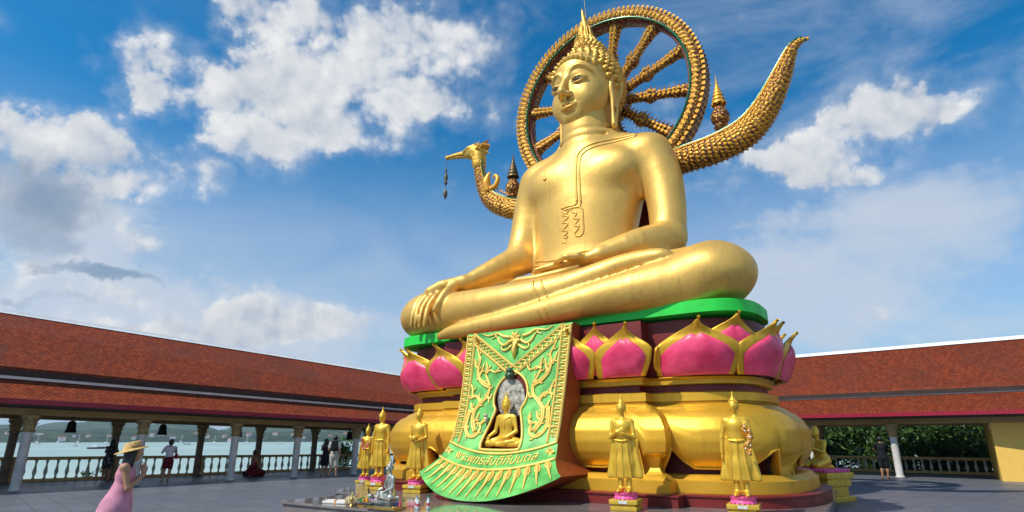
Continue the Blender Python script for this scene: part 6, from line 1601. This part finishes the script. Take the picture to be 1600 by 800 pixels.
# ------------------------------------------------------------------ bells under the left gallery roof
BRZ = mat('dark_bronze_bell', (.045, .040, .032), .45, metal=.6, var=.4, vscale=9)
def bell(p, rz, label):
    r = empty('temple_bell', p, rz, label, 'bell', 'bells hanging under the left gallery roof')
    m = MB(); m.lathe([(.205, 0), (.22, .015), (.20, .05), (.165, .20), (.15, .34), (.12, .42), (.05, .46), (.0, .47)], 20); m.lathe([(.19, .004), (.15, .2), (.12, .4), (.0, .42)], 20, cap=False); m.build('bell_body', BRZ, r, smooth=True, sharp=50)
    m = MB(); m.tube([(.07*cos(t), 0, .52+.075*sin(t)) for t in np.linspace(-.6, pi+.6, 13)], .018, 6); m.tube([(0, 0, .59), (0, 0, .70)], .012, 6); m.build('hanger', BRZ, r, smooth=True)
    return r
def px_s(az_deg, o):          # gallery position s at which the line o is seen at this bearing
    d = (cos(GLA), sin(GLA)); n = (-d[1], d[0]); q = (GL0[0]+n[0]*o, GL0[1]+n[1]*o); t = math.tan(radians(az_deg))
    return (t*q[1]-q[0])/(d[0]-t*d[1])
bl_ = ['leftmost bronze bell, between the first two pairs of columns', 'bronze bell hanging just above the visitor in the white top', 'third bronze bell from the left, beside a pale column', 'fourth bronze bell from the left, left of the backpack man', 'bronze bell right of the backpack man, farthest along the roof']
for (px, lab) in zip((108, 252, 371, 464, 546), bl_):
    s_ = px_s(math.degrees(atan2((px-800)/960.0, 1)), 3.6); q = glw(s_, 3.6); zt = 2.63-.051*s_*2.63/6
    bell((q[0], q[1], zt-.70), GLA, lab)

# ------------------------------------------------------------------ boats at anchor and houses on the far shore
HULLW = mat('white_hull', (.75, .76, .76), .4); HULLD = mat('dark_hull', (.035, .022, .025), .6, var=.3); HULLB = mat('blue_hull', (.05, .18, .45), .4); MAST = mat('pale_mast', (.85, .85, .85), .4)
def onsea(px, py):
    u = 400-py; th = radians(17.3); x, y, z = px-800, 917*cos(th)-u*sin(th), 917*sin(th)+u*cos(th); t = (SEA-1.65)/z; return x*t, y*t
def boat(px, py, L, hull, mast, label, rz=0.0, cabin=True, group='boats at anchor in the bay'):
    x, y = onsea(px, py); r = empty('boat', (x, y, SEA+.003), rz, label, 'boat', group); W_ = L*.28
    n = 12; sec = []
    m = MB(); vs = []
    for i in range(n+1):
        t = i/n; w = W_/2*(1-(max(0, t-.45)/.55)**2.2)*(.82+.18*min(1, t*4)); sh = L*.10+L*.05*t**2
        for (a, z) in ((-1, sh), (-.8, sh*.4), (0, -.12*L*.3), (.8, sh*.4), (1, sh)): vs.append((-L/2+L*t*(1+.05*z/sh if i == n else 1), a*w, z))
    fs = [(i*5+j, (i+1)*5+j, (i+1)*5+j+1, i*5+j+1) for i in range(n) for j in range(4)]+[(i*5+4, (i+1)*5+4, (i+1)*5, i*5) for i in range(n)]+[(0, 1, 2, 3, 4)]
    m.add(vs, fs); m.build('hull', hull, r, smooth=False)
    if cabin:
        m = MB(); m.box((-L*.05, 0, L*.155), (L*.34, W_*.62, L*.10), taper=.85); m.box((-L*.12, 0, L*.22), (L*.16, W_*.5, L*.05), taper=.8); m.build('cabin', HULLW, r)
    if mast:
        m = MB(); m.tube([(0, 0, L*.1), (0, 0, L*mast)], max(.2, L*.02), 6); m.tube([(0, 0, L*.28), (-L*.36, 0, L*.29)], max(.12, L*.014), 6); m.tube([(0, 0, L*mast*.97), (L*.48, 0, L*.15)], .04, 4); m.tube([(0, 0, L*mast*.97), (-L*.48, 0, L*.13)], .04, 4); m.build('mast', MAST, r)
    return r
B = [(150, 701.5, 15, HULLD, 0, 'dark wooden fishing boat, the largest in the bay', .2, True), (118, 697, 6, HULLD, 0, 'small low dark boat left of the big fishing boat', .1, False), (122, 692.5, 10, HULLW, 1.3, 'white sailboat with a tall mast left of the fishing boat', .4, True),
     (90, 692, 8, HULLW, 1.4, 'white sailboat nearest the leftmost bell', -.3, True), (166, 694, 9, HULLW, 1.3, 'white sailboat just behind the fishing boat', .0, True), (58, 693, 10, HULLW, 1.4, 'leftmost white sailboat, between the first column pair', .2, True),
     (270, 700.5, 9, HULLB, 0, 'long low blue boat right of the visitor in the white top', .05, False), (292, 694.5, 7, HULLD, 0, 'small dark boat left of the third column pair', .3, True), (283, 692, 10, HULLW, 1.2, 'white sailboat right of the visitor in the white top', .3, True),
     (335, 692.5, 9, HULLW, 1.3, 'white sailboat between the third and fourth column pairs', -.2, True), (342, 696, 6, HULLW, 0, 'small white motorboat right of the third column pair', .1, True), (386, 692.5, 9, HULLW, 1.2, 'white sailboat beside the kneeling visitor', .2, True),
     (488, 700, 8, HULLW, 1.5, 'white sailboat with the tallest mast left of the backpack man', .5, True), (438, 693, 8, HULLW, 0, 'white motorboat between the kneeling visitor and the next column', .1, True), (535, 694, 7, HULLW, 1.2, 'white sailboat just right of the backpack man', .1, True)]
for b_ in B: b_ = list(b_); b_[2] *= 1.7 if b_[1] < 696 else 1.15; boat(*b_)
HW = mat('house_white', (.82, .69, .66), .7); HR = mat('house_roof_red', (.30, .10, .06), .8); HG = mat('house_roof_grey', (.25, .25, .26), .8)
rg = np.random.default_rng(21)
hp = [-39.4, -38.1, -37.6, -36.2, -35.5, -34.6, -33.2, -31.6, -30.4, -29.8, -28.9, -27.2, -26.4, -25.1, -24.6, -23.2, -22.3, -21.1, -19.6, -18.7, -17.6, -16.5, -15.2]
ORD = ['first', 'second', 'third', 'fourth', 'fifth', 'sixth', 'seventh', 'eighth', 'ninth', 'tenth', 'eleventh', 'twelfth', 'thirteenth', 'fourteenth', 'fifteenth', 'sixteenth', 'seventeenth', 'eighteenth', 'nineteenth', 'twentieth', 'twenty-first', 'twenty-second', 'last']
kinds = ['white house with a red roof', 'white house with a grey roof', 'low pale house with a red roof']
for i, a in enumerate(hp):
    R_ = rg.uniform(2290, 2420); w = rg.uniform(9, 19); h_ = rg.uniform(7, 13); zb = SEA+1+max(0, R_-2290)*.16; d_ = rg.uniform(8, 12); k_ = int(rg.integers(0, 3))
    r = empty('shore_house', (R_*sin(radians(a)), R_*cos(radians(a)), zb-4), -radians(a)+rg.uniform(-.3, .3), ORD[i]+' from the left of the tiny pale houses on the far shore', 'house', 'houses on the far shore')
    m = MB(); m.box((0, 0, 2+h_/2), (w, d_, h_+4)); m.build('wall', HW, r); m = MB(); m.extr([(-d_*.6, h_+4), (0, h_+4+d_*.35), (d_*.6, h_+4)], -w*.54, w*.54); m.build('roof', (HR, HG)[k_ % 2], r)
# ------------------------------------------------------------------ sea haze
m = MB(); m.box((0, 3000, 65), (12000, 12000, 200)); hz_ = MB.mesh(m, 'haze')
hm = bpy.data.materials.new('haze_air'); hm.use_nodes = True; t = NT(hm.node_tree); t.n.remove(t.n['Principled BSDF'])
pv = t.node('ShaderNodeVolumePrincipled'); pv.inputs['Color'].default_value = (.70, .85, 1.0, 1); pv.inputs['Density'].default_value = 0.0001; pv.inputs['Anisotropy'].default_value = .2
t.l.new(pv.outputs[0], t.n['Material Output'].inputs['Volume'])
tag(link('haze', hz_, hm), kind='stuff')
